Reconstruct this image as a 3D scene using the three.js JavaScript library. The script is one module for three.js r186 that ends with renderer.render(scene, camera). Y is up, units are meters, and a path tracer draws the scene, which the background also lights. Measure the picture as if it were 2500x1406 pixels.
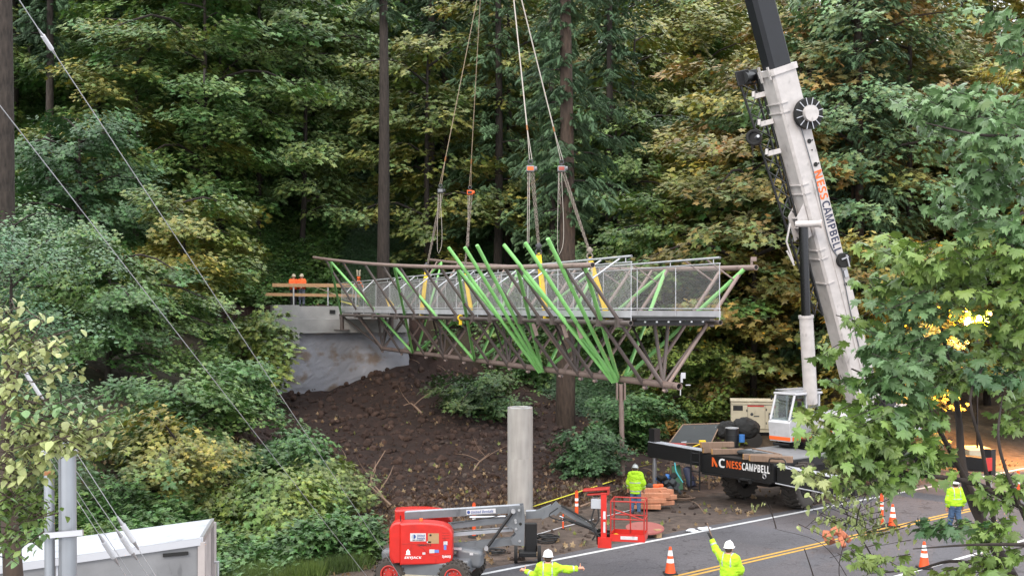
import * as THREE from 'three';
import { mergeGeometries } from 'three/addons/utils/BufferGeometryUtils.js';
import { RoundedBoxGeometry } from 'three/addons/geometries/RoundedBoxGeometry.js';
import { ImprovedNoise } from 'three/addons/math/ImprovedNoise.js';
import { MarchingCubes } from 'three/addons/objects/MarchingCubes.js';
import { FontLoader } from 'three/addons/loaders/FontLoader.js';
import { TextGeometry } from 'three/addons/geometries/TextGeometry.js';

// ---------------------------------------------------------------- camera, sky, light, exposure
const V3 = THREE.Vector3, F = 2800, EYE = 7.4;
const scene = new THREE.Scene();
const camera = new THREE.PerspectiveCamera(2 * Math.atan(703 / F) * 180 / Math.PI, 2500 / 1406, 0.2, 900);
camera.position.set(0, EYE, 0);
camera.lookAt(0, EYE, -50);
camera.setViewOffset(2500, 1406, 0, -47, 2500, 1406);
const renderer = new THREE.WebGLRenderer({ antialias: true });
renderer.toneMapping = THREE.LinearToneMapping;
renderer.toneMappingExposure = 2.35;
renderer.shadowMap.enabled = true;
{
  const w = 128, h = 64, a = new Float32Array(w * h * 4);
  for (let j = 0; j < h; j++) for (let i = 0; i < w; i++) {
    const el = ((j + 0.5) / h - 0.5) * Math.PI, u = Math.max(0, Math.sin(el));
    const L = 0.82 + 0.5 * u, o = (j * w + i) * 4;
    a[o] = L * 0.965; a[o + 1] = L * 1.0; a[o + 2] = L * 1.06; a[o + 3] = 1;
  }
  const t = new THREE.DataTexture(a, w, h, THREE.RGBAFormat, THREE.FloatType);
  t.mapping = THREE.EquirectangularReflectionMapping; t.magFilter = THREE.LinearFilter; t.minFilter = THREE.LinearFilter; t.needsUpdate = true;
  scene.background = t; scene.environment = t;
}
const sun = new THREE.DirectionalLight(0xfff0dc, 0.9);
sun.position.set(-25, 60, 28); sun.target.position.set(5, 0, -45);
sun.castShadow = true; sun.shadow.radius = 40;
Object.assign(sun.shadow.camera, { left: -70, right: 70, top: 70, bottom: -70, near: 1, far: 200 });
sun.shadow.mapSize.set(2048, 2048);
scene.add(sun, sun.target);

// ---------------------------------------------------------------- helpers
const P = (px, py, d) => new V3((px - 1250) * d / F, EYE - (py - 750) * d / F, -d);
const G = (px, py, y = 0) => P(px, py, (EYE - y) * F / (py - 750));
const v = (x, y, z) => new V3(x, y, z);
function rngOf(seed) { let a = seed >>> 0; return () => { a = (a + 0x6D2B79F5) | 0; let t = Math.imul(a ^ (a >>> 15), 1 | a); t = (t + Math.imul(t ^ (t >>> 7), 61 | t)) ^ t; return ((t ^ (t >>> 14)) >>> 0) / 4294967296; }; }
const perlin = new ImprovedNoise();
const noise = (x, y, z = 0) => perlin.noise(x, y, z);
const fbm = (x, y, z = 0) => noise(x, y, z) + 0.5 * noise(2.1 * x, 2.1 * y, 2.1 * z + 5) + 0.25 * noise(4.3 * x, 4.3 * y, 4.3 * z + 9);
const clamp = (x, a = 0, b = 1) => Math.min(b, Math.max(a, x));
const lerp = (a, b, t) => a + (b - a) * t;
const smooth = (a, b, x) => { const t = clamp((x - a) / (b - a)); return t * t * (3 - 2 * t); };

const taken = new Map();
function numbered(name) { const n = taken.get(name) || 0; taken.set(name, n + 1); return n ? `${name}_${String(n).padStart(3, '0')}` : name; }
function tag(o, label, category, group, kind) {
  o.userData.label = label; if (category) o.userData.category = category;
  if (group) o.userData.group = group; if (kind) o.userData.kind = kind;
  return o;
}
function thing(name, label, category, pos, group) {
  const o = new THREE.Group(); o.name = numbered(name); o.position.copy(pos); o.updateMatrixWorld(true); scene.add(o);
  return tag(o, label, category, group);
}
function clean(g, m) {
  g = g.index ? g.toNonIndexed() : g.clone();
  for (const k of Object.keys(g.attributes)) if (!['position', 'normal'].includes(k)) g.deleteAttribute(k);
  g.morphAttributes = {};
  if (!g.attributes.normal) g.computeVertexNormals();
  if (m) g.applyMatrix4(m);
  return g;
}
function boxUV(g) {                                              // uv in metres, by the plane that each triangle faces most
  const p = g.attributes.position, n = p.count, uv = new Float32Array(n * 2), a = v(), b = v(), c = v();
  for (let i = 0; i < n; i += 3) {
    a.fromBufferAttribute(p, i); b.fromBufferAttribute(p, i + 1); c.fromBufferAttribute(p, i + 2);
    const nn = b.clone().sub(a).cross(c.clone().sub(a)), x = Math.abs(nn.x), y = Math.abs(nn.y), z = Math.abs(nn.z);
    [a, b, c].forEach((q, k) => {
      const o = (i + k) * 2;
      if (y >= x && y >= z) { uv[o] = q.x; uv[o + 1] = q.z; } else if (x >= z) { uv[o] = q.z; uv[o + 1] = q.y; } else { uv[o] = q.x; uv[o + 1] = q.y; }
    });
  }
  g.setAttribute('uv', new THREE.BufferAttribute(uv, 2));
  return g;
}
const joined = (list, m) => { list = [list].flat(9).filter(Boolean).map((g) => clean(g, m)); return boxUV(list.length > 1 ? mergeGeometries(list) : list[0]); };
function rootOf(o) { while (o.parent && o.parent !== scene) o = o.parent; return o; }
// a part (or, with parent = scene, a thing of one mesh): geometries in world coordinates (or those of matrix m) joined into ONE mesh
function part(parent, name, geoms, material, m, label) {
  const g = joined(geoms, m), top = parent === scene;
  if (!top) { const q = rootOf(parent).position; g.translate(-q.x, -q.y, -q.z); }
  const o = new THREE.Mesh(g, material); o.name = top ? numbered(name) : name; o.castShadow = o.receiveShadow = true;
  if (label) o.userData.label = label;
  parent.add(o);
  return o;
}
function single(name, geoms, material, label, category, group, m) {   // a thing of one mesh, at its own base
  const g = joined(geoms, m); g.computeBoundingBox();
  const b = g.boundingBox, q = v((b.min.x + b.max.x) / 2, b.min.y, (b.min.z + b.max.z) / 2);
  g.translate(-q.x, -q.y, -q.z);
  const o = new THREE.Mesh(g, material); o.name = numbered(name); o.position.copy(q); o.castShadow = o.receiveShadow = true; scene.add(o);
  return tag(o, label, category, group);
}
function structure(name, geoms, material) { const o = part(scene, name, geoms, material); o.userData.kind = 'structure'; return o; }
const box = (sx, sy, sz, x = 0, y = 0, z = 0, rx = 0, ry = 0, rz = 0) => { const g = new THREE.BoxGeometry(sx, sy, sz); g.rotateX(rx); g.rotateZ(rz); g.rotateY(ry); return g.translate(x, y, z); };
const rbox = (sx, sy, sz, x = 0, y = 0, z = 0, r = 0.02, rx = 0, ry = 0, rz = 0) => { const g = new RoundedBoxGeometry(sx, sy, sz, 2, Math.min(r, sx / 2.01, sy / 2.01, sz / 2.01)); g.rotateX(rx); g.rotateZ(rz); g.rotateY(ry); return g.translate(x, y, z); };
const UPV = v(0, 1, 0);
function rod(a, b, r1, r2 = r1, seg = 8, open = false) {
  const d = b.clone().sub(a), L = d.length(), g = new THREE.CylinderGeometry(r2, r1, L, seg, 1, open);
  g.translate(0, L / 2, 0); g.applyQuaternion(new THREE.Quaternion().setFromUnitVectors(UPV, d.normalize())); return g.translate(a.x, a.y, a.z);
}
function pipe(a, b, r, wall = 0.012, seg = 16) {                    // an open-ended tube with a wall
  const d = b.clone().sub(a), L = d.length();
  const g = new THREE.LatheGeometry([[r - wall, 0], [r, 0], [r, L], [r - wall, L], [r - wall, 0]].map((q) => new THREE.Vector2(...q)), seg).toNonIndexed();
  g.computeVertexNormals();
  // smooth the barrel by pointing its normals outwards
  const p = g.attributes.position, n = g.attributes.normal;
  for (let i = 0; i < p.count; i++) if (Math.abs(n.getY(i)) < 0.5) { const x = p.getX(i), z = p.getZ(i), l = Math.hypot(x, z), s = l > r - wall / 2 ? 1 : -1; n.setXYZ(i, s * x / l, 0, s * z / l); }
  g.applyQuaternion(new THREE.Quaternion().setFromUnitVectors(UPV, d.normalize())); return g.translate(a.x, a.y, a.z);
}
// a bar of rectangular section between two points; "wide" is measured across the direction "side"
function bar(a, b, wide, high, side) {
  const d = b.clone().sub(a), L = d.length(); d.normalize();
  const s = side.clone().addScaledVector(d, -side.dot(d)).normalize(), t = s.clone().cross(d);
  const g = new THREE.BoxGeometry(wide, L, high); g.translate(0, L / 2, 0);
  return g.applyMatrix4(new THREE.Matrix4().makeBasis(s, d, t).setPosition(a));
}
const tube = (pts, r, n = 20, seg = 6) => new THREE.TubeGeometry(new THREE.CatmullRomCurve3(pts), n, r, seg);
function taper(pts, r0, r1, n = 12, seg = 7) {                      // a bent trunk or limb
  const c = new THREE.CatmullRomCurve3(pts), g = new THREE.TubeGeometry(c, n, 1, seg), p = g.attributes.position, q = v(), o = v();
  for (let i = 0; i <= n; i++) { c.getPointAt(i / n, o); const r = lerp(r0, r1, i / n); for (let k = 0; k <= seg; k++) { const j = i * (seg + 1) + k; q.fromBufferAttribute(p, j).sub(o).multiplyScalar(r).add(o); p.setXYZ(j, q.x, q.y, q.z); } }
  return g;
}
const ball = (r, x, y, z, sx = 1, sy = 1, sz = 1, ws = 12, hs = 9) => { const g = new THREE.SphereGeometry(r, ws, hs); g.scale(sx, sy, sz); return g.translate(x, y, z); };
const cylY = (r1, r2, h, x, y, z, seg = 20) => new THREE.CylinderGeometry(r2, r1, h, seg).translate(x, y + h / 2, z);
const torus = (R, r, x, y, z, rx = Math.PI / 2, ry = 0, seg = 24) => { const g = new THREE.TorusGeometry(R, r, 8, seg); g.rotateX(rx); g.rotateY(ry); return g.translate(x, y, z); };
const extrude = (pts, depth, bevel = 0) => new THREE.ExtrudeGeometry(new THREE.Shape(pts.map((q) => new THREE.Vector2(...q))), { depth, bevelEnabled: bevel > 0, bevelSize: bevel, bevelThickness: bevel, bevelSegments: 2, curveSegments: 4 });
// a panel with the corners a, b, c, d and a thickness behind it
function slab(a, b, c, d, t) {
  const n = b.clone().sub(a).cross(d.clone().sub(a)).normalize().multiplyScalar(-t), q = [a, b, c, d], r = q.map((x) => x.clone().add(n));
  const tri = [], add = (...s) => s.forEach((x) => tri.push(x.x, x.y, x.z)), quad = (e, g, h, i) => { add(e, g, h); add(e, h, i); };
  quad(...q); quad(r[3], r[2], r[1], r[0]); for (let k = 0; k < 4; k++) { const l = (k + 1) % 4; quad(q[l], q[k], r[k], r[l]); }
  const g = new THREE.BufferGeometry(); g.setAttribute('position', new THREE.Float32BufferAttribute(tri, 3)); g.computeVertexNormals(); return g;
}

const bold = await new FontLoader().loadAsync('fonts/droid/droid_sans_bold.typeface.json');
const serif = await new FontLoader().loadAsync('fonts/droid/droid_serif_bold.typeface.json');
// flat lettering of that height in the xy plane, starting at x = 0, squeezed to the given width
function letters(text, high, width, font = bold, slant = 0) {
  const g = new TextGeometry(text, { font, size: high, depth: 0.004, curveSegments: 3, bevelEnabled: false });
  g.computeBoundingBox(); const b = g.boundingBox, k = width / (b.max.x - b.min.x), l = high / (b.max.y - b.min.y);
  g.translate(-b.min.x, -b.min.y, 0); g.scale(k, l, 1);
  if (slant) g.applyMatrix4(new THREE.Matrix4().makeShear(0, 0, slant, 0, 0, 0));
  return g;
}
const place = (g, x, y, z, ry = 0) => g.rotateY(ry).translate(x, y, z);

// ---------------------------------------------------------------- materials
function noiseMap(size, fn, rep, srgb) {
  const a = new Uint8Array(size * size * 4);
  for (let j = 0; j < size; j++) for (let i = 0; i < size; i++) { const c = fn(i / size, j / size), o = (j * size + i) * 4; const q = Array.isArray(c) ? c : [c, c, c]; for (let k = 0; k < 3; k++) a[o + k] = clamp(q[k]) * 255; a[o + 3] = 255; }
  const t = new THREE.DataTexture(a, size, size); t.wrapS = t.wrapT = THREE.RepeatWrapping; t.repeat.set(rep, rep);
  t.magFilter = THREE.LinearFilter; t.minFilter = THREE.LinearFilter; if (srgb) t.colorSpace = THREE.SRGBColorSpace; t.needsUpdate = true; return t;
}
const wrapN = (x, y, s, seed) => {                                // noise that tiles with period 1
  const k = (a, b) => noise(a * s, b * s, seed); const u = x, w = y;
  return k(u, w) * (1 - u) * (1 - w) + k(u - 1, w) * u * (1 - w) + k(u, w - 1) * (1 - u) * w + k(u - 1, w - 1) * u * w;
};
const tileF = (x, y, s, seed, oct = 4) => { let r = 0, a = 1; for (let i = 0; i < oct; i++) { r += a * wrapN(x, y, s * 2 ** i, seed + i * 7); a *= 0.55; } return r; };
const rt = rngOf(77), whites = Float32Array.from({ length: 256 * 256 }, rt);
const grain = (x, y) => whites[((y * 256) | 0) * 256 + ((x * 256) | 0)];
const T = {
  grime: noiseMap(256, (x, y) => 0.86 + 0.2 * tileF(x, y, 4, 3) - 0.22 * smooth(0.28, 0.6, tileF(x, y * 0.4, 9, 71)) + 0.05 * (grain(x, y) - 0.5), 0.6),
  blotch: noiseMap(256, (x, y) => 0.8 + 0.3 * tileF(x, y, 5, 31) + 0.06 * (grain(x, y) - 0.5), 0.22),
  speck: noiseMap(256, (x, y) => 0.78 + 0.14 * tileF(x, y, 3, 11) + 0.3 * (grain(x, y) - 0.5), 0.5),
  road: noiseMap(512, (x, y) => { const l = tileF(x, y, 3, 81), c = Math.abs(tileF(x, y, 5, 91, 5)), c2 = Math.abs(tileF(x, y, 3, 95, 5)); return 0.8 + 0.3 * l + 0.3 * (grain(x, y) - 0.5) - 0.4 * (1 - smooth(0, 0.018, c)) * smooth(-0.1, 0.2, l) - 0.4 * (1 - smooth(0, 0.014, c2)); }, 0.11),
  streak: noiseMap(256, (x, y) => 0.84 + 0.2 * tileF(x, y * 0.12, 10, 101, 3) + 0.14 * tileF(x, y, 3, 107), 0.5),
  fine: noiseMap(256, (x, y) => 0.5 + 0.3 * tileF(x, y, 12, 21) + 0.4 * (grain(x, y) - 0.5), 1),
  bark: noiseMap(256, (x, y) => 0.55 + 0.42 * tileF(x, y * 0.22, 16, 41, 3), 0.5),
  grainy: noiseMap(256, (x, y) => { const g = tileF(x, y * 0.15, 10, 51, 3); return 0.85 + 0.22 * g; }, 1.2),
  soil: noiseMap(256, (x, y) => { const g = tileF(x, y, 8, 61, 5); return 0.72 + 0.5 * g + 0.25 * (grain(x, y) - 0.5); }, 0.35),
};
const M = {};
function mat(name, rgb, rough = 0.8, o = {}) { const m = new THREE.MeshPhysicalMaterial({ roughness: rough, side: THREE.DoubleSide, ...o }); m.color.setRGB(...rgb); m.name = name; return (M[name] = m); }
mat('concrete', [0.36, 0.35, 0.34], 0.9, { map: T.blotch, bumpMap: T.fine, bumpScale: 0.004 });
T.stain = noiseMap(256, (x, y) => { const a = tileF(x, y, 3, 131), b = smooth(0.05, 0.5, tileF(x, y, 6, 137, 5)), k = 0.84 + 0.22 * a; return [k - 0.12 * b, k - 0.2 * b, k - 0.28 * b]; }, 0.16, true);
mat('shotcrete', [0.42, 0.42, 0.46], 0.95, { map: T.stain, bumpMap: T.soil, bumpScale: 0.03 });
mat('pier', [0.41, 0.39, 0.37], 0.75, { map: T.streak, bumpMap: T.fine, bumpScale: 0.003 });
mat('asphalt', [0.105, 0.1, 0.11], 0.9, { map: T.road, bumpMap: T.fine, bumpScale: 0.004 });
mat('lineWhite', [0.72, 0.72, 0.72], 0.8, { map: T.speck });
mat('lineYellow', [0.62, 0.36, 0.06], 0.8, { map: T.speck });
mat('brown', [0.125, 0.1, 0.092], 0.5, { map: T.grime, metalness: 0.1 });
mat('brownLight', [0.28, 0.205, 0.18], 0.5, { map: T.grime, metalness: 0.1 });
mat('green', [0.24, 0.58, 0.17], 0.45, { map: T.grime });
mat('galv', [0.55, 0.56, 0.58], 0.42, { metalness: 0.45, map: T.grime });
mat('wire', [0.42, 0.42, 0.42], 0.5, { metalness: 0.2 });
mat('kick', [0.5, 0.5, 0.53], 0.5, { metalness: 0.2, map: T.grime });
mat('black', [0.012, 0.012, 0.013], 0.45, { map: T.grime });
mat('blackMatt', [0.016, 0.016, 0.016], 0.9, { map: T.grime });
mat('rubber', [0.028, 0.026, 0.025], 0.92, { map: T.speck });
mat('tyreDust', [0.07, 0.06, 0.052], 0.95, { map: T.speck });
mat('yellowSling', [0.75, 0.5, 0.02], 0.8);
mat('rope', [0.32, 0.25, 0.18], 0.9);
mat('cable', [0.4, 0.36, 0.32], 0.6, { metalness: 0.2 });
mat('darkCable', [0.2, 0.14, 0.1], 0.7);
mat('chain', [0.24, 0.2, 0.17], 0.6, { metalness: 0.3 });
mat('hook', [0.06, 0.06, 0.065], 0.5, { metalness: 0.4 });
mat('orange', [0.75, 0.12, 0.02], 0.55);
mat('orangeText', [0.78, 0.13, 0.02], 0.6);
mat('white', [0.52, 0.52, 0.54], 0.42, { map: T.grime, clearcoat: 0.3, clearcoatRoughness: 0.4 });
mat('cream', [0.46, 0.41, 0.3], 0.6, { map: T.grime });
mat('boomWhite', [0.53, 0.495, 0.48], 0.42, { map: T.grime, clearcoat: 0.25, clearcoatRoughness: 0.4 });
mat('boomBlack', [0.008, 0.009, 0.013], 0.5, { map: T.grime });
mat('textDark', [0.03, 0.035, 0.07], 0.6);
mat('textWhite', [0.8, 0.8, 0.8], 0.6);
mat('textBlack', [0.02, 0.02, 0.02], 0.6);
mat('textBlue', [0.03, 0.06, 0.22], 0.6);
mat('label', [0.6, 0.6, 0.62], 0.6, { map: T.grime });
mat('blueLabel', [0.12, 0.2, 0.5], 0.6);
mat('liftRed', [0.6, 0.018, 0.011], 0.38, { clearcoat: 0.4, clearcoatRoughness: 0.3, map: T.grime });
mat('basketRed', [0.42, 0.025, 0.018], 0.5, { map: T.grime });
mat('liftGrey', [0.145, 0.155, 0.17], 0.5, { map: T.grime, clearcoat: 0.15 });
mat('liftGreyLight', [0.42, 0.44, 0.48], 0.5, { map: T.grime });
mat('chrome', [0.7, 0.7, 0.72], 0.15, { metalness: 1 });
mat('steelDark', [0.05, 0.05, 0.052], 0.25, { metalness: 0.9 });
mat('rim', [0.55, 0.04, 0.03], 0.5, { map: T.grime });
mat('wood', [0.42, 0.25, 0.13], 0.8, { map: T.grainy });
mat('woodOld', [0.25, 0.165, 0.115], 0.85, { map: T.grainy });
mat('woodEnd', [0.6, 0.33, 0.12], 0.85, { map: T.grainy });
mat('woodPink', [0.62, 0.27, 0.15], 0.8, { map: T.grainy });
mat('bark', [0.06, 0.046, 0.038], 0.95, { map: T.bark, bumpMap: T.bark, bumpScale: 0.05 });
mat('barkWarm', [0.095, 0.065, 0.048], 0.95, { map: T.bark, bumpMap: T.bark, bumpScale: 0.05 });
mat('barkThin', [0.05, 0.037, 0.032], 0.95, { map: T.bark });
mat('hiVis', [0.43, 0.75, 0.02], 0.85, { map: T.grime });
mat('hiVisOrange', [0.85, 0.13, 0.03], 0.85);
mat('reflect', [0.4, 0.43, 0.42], 0.4, { metalness: 0.2 });
mat('hatWhite', [0.68, 0.68, 0.68], 0.35, { clearcoat: 0.5, clearcoatRoughness: 0.2 });
mat('jeans', [0.07, 0.13, 0.24], 0.9, { map: T.speck });
mat('jeansPale', [0.16, 0.19, 0.24], 0.9, { map: T.speck });
mat('trousersDark', [0.03, 0.03, 0.034], 0.9);
mat('skin', [0.48, 0.24, 0.16], 0.6);
mat('hair', [0.05, 0.03, 0.02], 0.8);
mat('coneOrange', [0.85, 0.1, 0.018], 0.5, { map: T.grime });
mat('coneWhite', [0.75, 0.75, 0.75], 0.4);
mat('tape', [0.75, 0.68, 0.06], 0.6);
mat('plastic', [0.7, 0.73, 0.78], 0.35);
mat('greenBoard', [0.05, 0.13, 0.065], 0.7, { map: T.grime });
mat('cardboard', [0.42, 0.27, 0.14], 0.9, { map: T.grime });
mat('redDisc', [0.36, 0.11, 0.095], 0.7, { map: T.grime });
mat('tarpBlue', [0.03, 0.14, 0.4], 0.6);
mat('cyan', [0.06, 0.4, 0.45], 0.6);
mat('padDark', [0.045, 0.05, 0.052], 0.8, { map: T.grime });
mat('alu', [0.5, 0.5, 0.52], 0.35, { metalness: 0.7 });
mat('trailerWhite', [0.5, 0.52, 0.57], 0.45, { map: T.grime });
mat('trailerGrey', [0.22, 0.222, 0.23], 0.6, { map: T.grime });
mat('trailerPink', [0.4, 0.36, 0.35], 0.7, { map: T.grime });
mat('glass', [0.75, 0.8, 0.8], 0.04, { transmission: 1, thickness: 0, ior: 1.5 });
mat('glassDark', [0.02, 0.025, 0.028], 0.06, { clearcoat: 1, clearcoatRoughness: 0.03 });
mat('stone', [0.2, 0.18, 0.165], 0.95, { map: T.speck });
mat('brick', [0.5, 0.17, 0.09], 0.9, { map: T.grime });
mat('poleGalv', [0.33, 0.35, 0.38], 0.45, { metalness: 0.4, map: T.streak });
mat('rust', [0.3, 0.13, 0.05], 0.9, { map: T.grime });
mat('hoistGrey', [0.22, 0.22, 0.23], 0.6, { map: T.grime });
mat('hoistRed', [0.35, 0.07, 0.05], 0.6, { map: T.grime });

// ---------------------------------------------------------------- the lie of the land
// road frame: t runs along the road, n away from the camera across it; bridge frame: c along the bridge (its depth at the axis), w across it
const roadN = (x, d) => -0.65 * x + 0.76 * d, roadT = (x, d) => 0.76 * x + 0.65 * d;
const RD = (t, n, y = 0) => v(0.76 * t - 0.65 * n, y, -(0.65 * t + 0.76 * n));
const bridgeC = (x, d) => (-0.3657 * (x - 16.85) + 0.9307 * d) / 1.0744, bridgeW = (x, d) => 0.931 * (x - 16.85) + 0.366 * d;
const B = (c, w, y) => v(16.85 - 0.393 * c + 0.931 * w, y, -(c + 0.366 * w));
const WALLC = 64.3;
function landZones(x, d) {
  const n = roadN(x, d), t = roadT(x, d), c = bridgeC(x, d), w = bridgeW(x, d);
  const right = smooth(46, 58, t);
  const toe = lerp(lerp(29.3, 38, smooth(12, 25, t)), 27, right);
  const dug = (1 - smooth(7.5, 11.5, Math.abs(w - 1.2))) * smooth(40, 46, c) * (1 - smooth(2, 6, w - 0.6 * (64 - c)) );
  return { n, t, c, w, toe, right, dug };
}
function land(x, d) {
  const { n, t, c, w, toe, right, dug } = landZones(x, d);
  let h = 0;
  const k = n - toe, L = 54 - toe;
  if (k > 0) h = k < L ? lerp(7.6 * Math.pow(k / L, 1.1), 0.2 * k, right) : lerp(7.6, 0.2 * k, right) + Math.max(0, k - L - 5 + 14 * right) * lerp(0.6, 0.45, right) * (1 - 0.25 * smooth(30, 60, k - L));
  if (dug > 0 && c < WALLC) h = lerp(h, (2.9 + 1.1 * smooth(-3, 2.5, w)) * Math.pow(clamp((c - 47) / 16.5), 1.15), dug);
  const back = (1 - smooth(4.5, 7, Math.abs(w + 1.2))) * smooth(WALLC - 0.1, WALLC + 0.3, c) * (1 - smooth(69, 73, c));
  if (back > 0) h = lerp(h, 7.45, back);
  const rough = smooth(0.5, 4, k);
  h += rough * (0.22 * fbm(x * 0.35, d * 0.35) + (0.1 + 0.12 * dug) * fbm(x * 1.1, d * 1.1, 4) - 0.16 * dug * Math.abs(noise(x * 0.7, d * 0.25, 6))) * (1 - back) + (1 - rough) * smooth(25.6, 27, n) * 0.035 * fbm(x * 0.8, d * 0.8, 2);
  if (n < 25.75) h = -0.03 * smooth(25.9, 25.5, n) * 1;
  if (n < 13) h = lerp(h, -0.4, smooth(13, 11, n));
  return h;
}
{
  const x0 = -78, x1 = 105, d0 = 3, d1 = 168, st = 0.5, nx = Math.round((x1 - x0) / st), nd = Math.round((d1 - d0) / st);
  const pos = [], col = [], uv = [], idx = [];
  const soil = [0.034, 0.017, 0.0125], pad = [0.12, 0.086, 0.068], floor = [0.035, 0.028, 0.014], grass = [0.05, 0.075, 0.02], sand = [0.3, 0.21, 0.13];
  const mixc = (a, b, k) => a.map((q, i) => lerp(q, b[i], k));
  for (let j = 0; j <= nd; j++) for (let i = 0; i <= nx; i++) {
    const x = x0 + i * st, d = d0 + j * st, z = landZones(x, d), nz = fbm(x * 0.25, d * 0.25, 7) * 0.5;
    pos.push(x, land(x, d), -d); uv.push(x, d);
    let c = mixc(pad, floor, smooth(-1, 3 + nz, z.n - z.toe));
    c = mixc(c, soil, smooth(0.25, 0.7, z.dug * smooth(41, 45, z.c + nz * 3)));
    c = mixc(c, soil, 0.75 * smooth(31, 35, z.n + nz * 3) * smooth(12, 20, z.t) * (1 - smooth(36, 41, z.t)) * (1 - smooth(38, 42, z.n)));
    c = mixc(c, grass, smooth(18, 14, z.t + nz * 2) * smooth(25.8, 27, z.n));
    c = mixc(c, sand, z.right * smooth(29, 33, z.n + nz * 2) * (1 - smooth(44, 52, z.n)));
    const s = 1 + 0.28 * fbm(x * 0.6, d * 0.6, 3);
    col.push(...c.map((q) => Math.max(0.008, q * s)));
  }
  for (let j = 0; j < nd; j++) for (let i = 0; i < nx; i++) { const a = j * (nx + 1) + i, b = a + 1, c = a + nx + 1, e = c + 1; idx.push(a, b, e, a, e, c); }
  const g = new THREE.BufferGeometry();
  g.setAttribute('position', new THREE.Float32BufferAttribute(pos, 3)); g.setAttribute('color', new THREE.Float32BufferAttribute(col, 3)); g.setAttribute('uv', new THREE.Float32BufferAttribute(uv, 2));
  g.setIndex(idx); g.computeVertexNormals();
  const m = mat('ground', [1, 1, 1], 0.97, { vertexColors: true, map: T.soil, bumpMap: T.soil, bumpScale: 0.06 });
  const o = new THREE.Mesh(g, m); o.name = 'ground'; o.userData.kind = 'structure'; o.receiveShadow = o.castShadow = true; scene.add(o);
}
// a flat strip along the road between two edges, as one sheet
function strip(n0, n1, y, t0 = -25, t1 = 150, ragged = 0) {
  const p = [], N = Math.round((t1 - t0) / 1.2), e = (t, s) => ragged ? ragged * (fbm(t * 0.5, s) + 0.5 * noise(t * 2.3, s, 3)) : 0;
  for (let i = 0; i < N; i++) {
    const a = lerp(t0, t1, i / N), b = lerp(t0, t1, (i + 1) / N), q = [RD(a, n0, y), RD(b, n0, y), RD(b, n1 + e(b, n1), y), RD(a, n1 + e(a, n1), y)];
    for (const k of [0, 1, 2, 0, 2, 3]) p.push(q[k].x, q[k].y, q[k].z);
  }
  const g = new THREE.BufferGeometry(); g.setAttribute('position', new THREE.Float32BufferAttribute(p, 3)); g.computeVertexNormals(); return g;
}
structure('road', strip(13.2, 25.15, 0.004, -25, 150, 0.09), M.asphalt);
structure('edge_line', strip(24.6, 24.76, 0.009), M.lineWhite);
structure('edge_line', strip(17.0, 17.14, 0.009), M.lineWhite);
structure('centre_line', strip(20.98, 21.1, 0.009), M.lineYellow);
structure('centre_line', strip(20.74, 20.86, 0.009), M.lineYellow);

// ---------------------------------------------------------------- abutment
{
  const t = thing('bridge_abutment', 'grey concrete bridge abutment with sprayed concrete wall in the soil bank', 'abutment', B(WALLC, -2, 2.5));
  const wbox = (w0, w1, y0, y1, c0, c1) => { const q = [[w0, y0], [w1, y0], [w1, y1], [w0, y1]].map(([w, y]) => B(c0, w, y)); return slab(...q, (c1 - c0) * 1.07); };
  part(t, 'wing_wall', wbox(-5.1, -3.75, 5.4, 7.52, 63.2, 65), M.concrete);
  part(t, 'back_wall', wbox(-3.75, 2.4, 6.75, 7.46, 64.05, 64.7), M.concrete);
  part(t, 'bearing_seat', wbox(-3.75, 2.4, 6.0, 6.75, 63.25, 64.05), M.concrete);
  // sprayed concrete face: an uneven sheet with a ragged outline and a body behind it
  const p = [], nx = 46, ny = 26, pt = (i, j, back) => {
    const u = i / nx, s = j / ny, low = 1.6, top = 6.35, y = lerp(low, top, s);
    const e = 0.35 * fbm(s * 5, u > 0.5 ? 8 : 3), w = lerp(-6.3 + e, 2.5 + e * 0.8, u);
    return B(back ? 65 : 63.75 + (1 - s) * -0.35 + 0.06 * fbm(w * 0.7, y * 0.7, 5) + 0.025 * fbm(w * 4, y * 4, 6), w, y);
  };
  const quad = (a, b, c, d) => { for (const q of [a, b, c, a, c, d]) p.push(q.x, q.y, q.z); };
  for (let i = 0; i < nx; i++) for (let j = 0; j < ny; j++) quad(pt(i, j), pt(i + 1, j), pt(i + 1, j + 1), pt(i, j + 1));
  for (let i = 0; i < nx; i++) quad(pt(i, ny), pt(i + 1, ny), pt(i + 1, ny, 1), pt(i, ny, 1));
  for (let j = 0; j < ny; j++) { quad(pt(0, j), pt(0, j + 1), pt(0, j + 1, 1), pt(0, j, 1)); quad(pt(nx, j), pt(nx, j + 1), pt(nx, j + 1, 1), pt(nx, j, 1)); }
  const g = new THREE.BufferGeometry(); g.setAttribute('position', new THREE.Float32BufferAttribute(p, 3)); g.computeVertexNormals();
  part(t, 'sprayed_wall', g, M.shotcrete);
  part(t, 'pocket', wbox(-1.9, -1.6, 7.05, 7.25, 63.98, 64.05), M.blackMatt);
}
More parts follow.
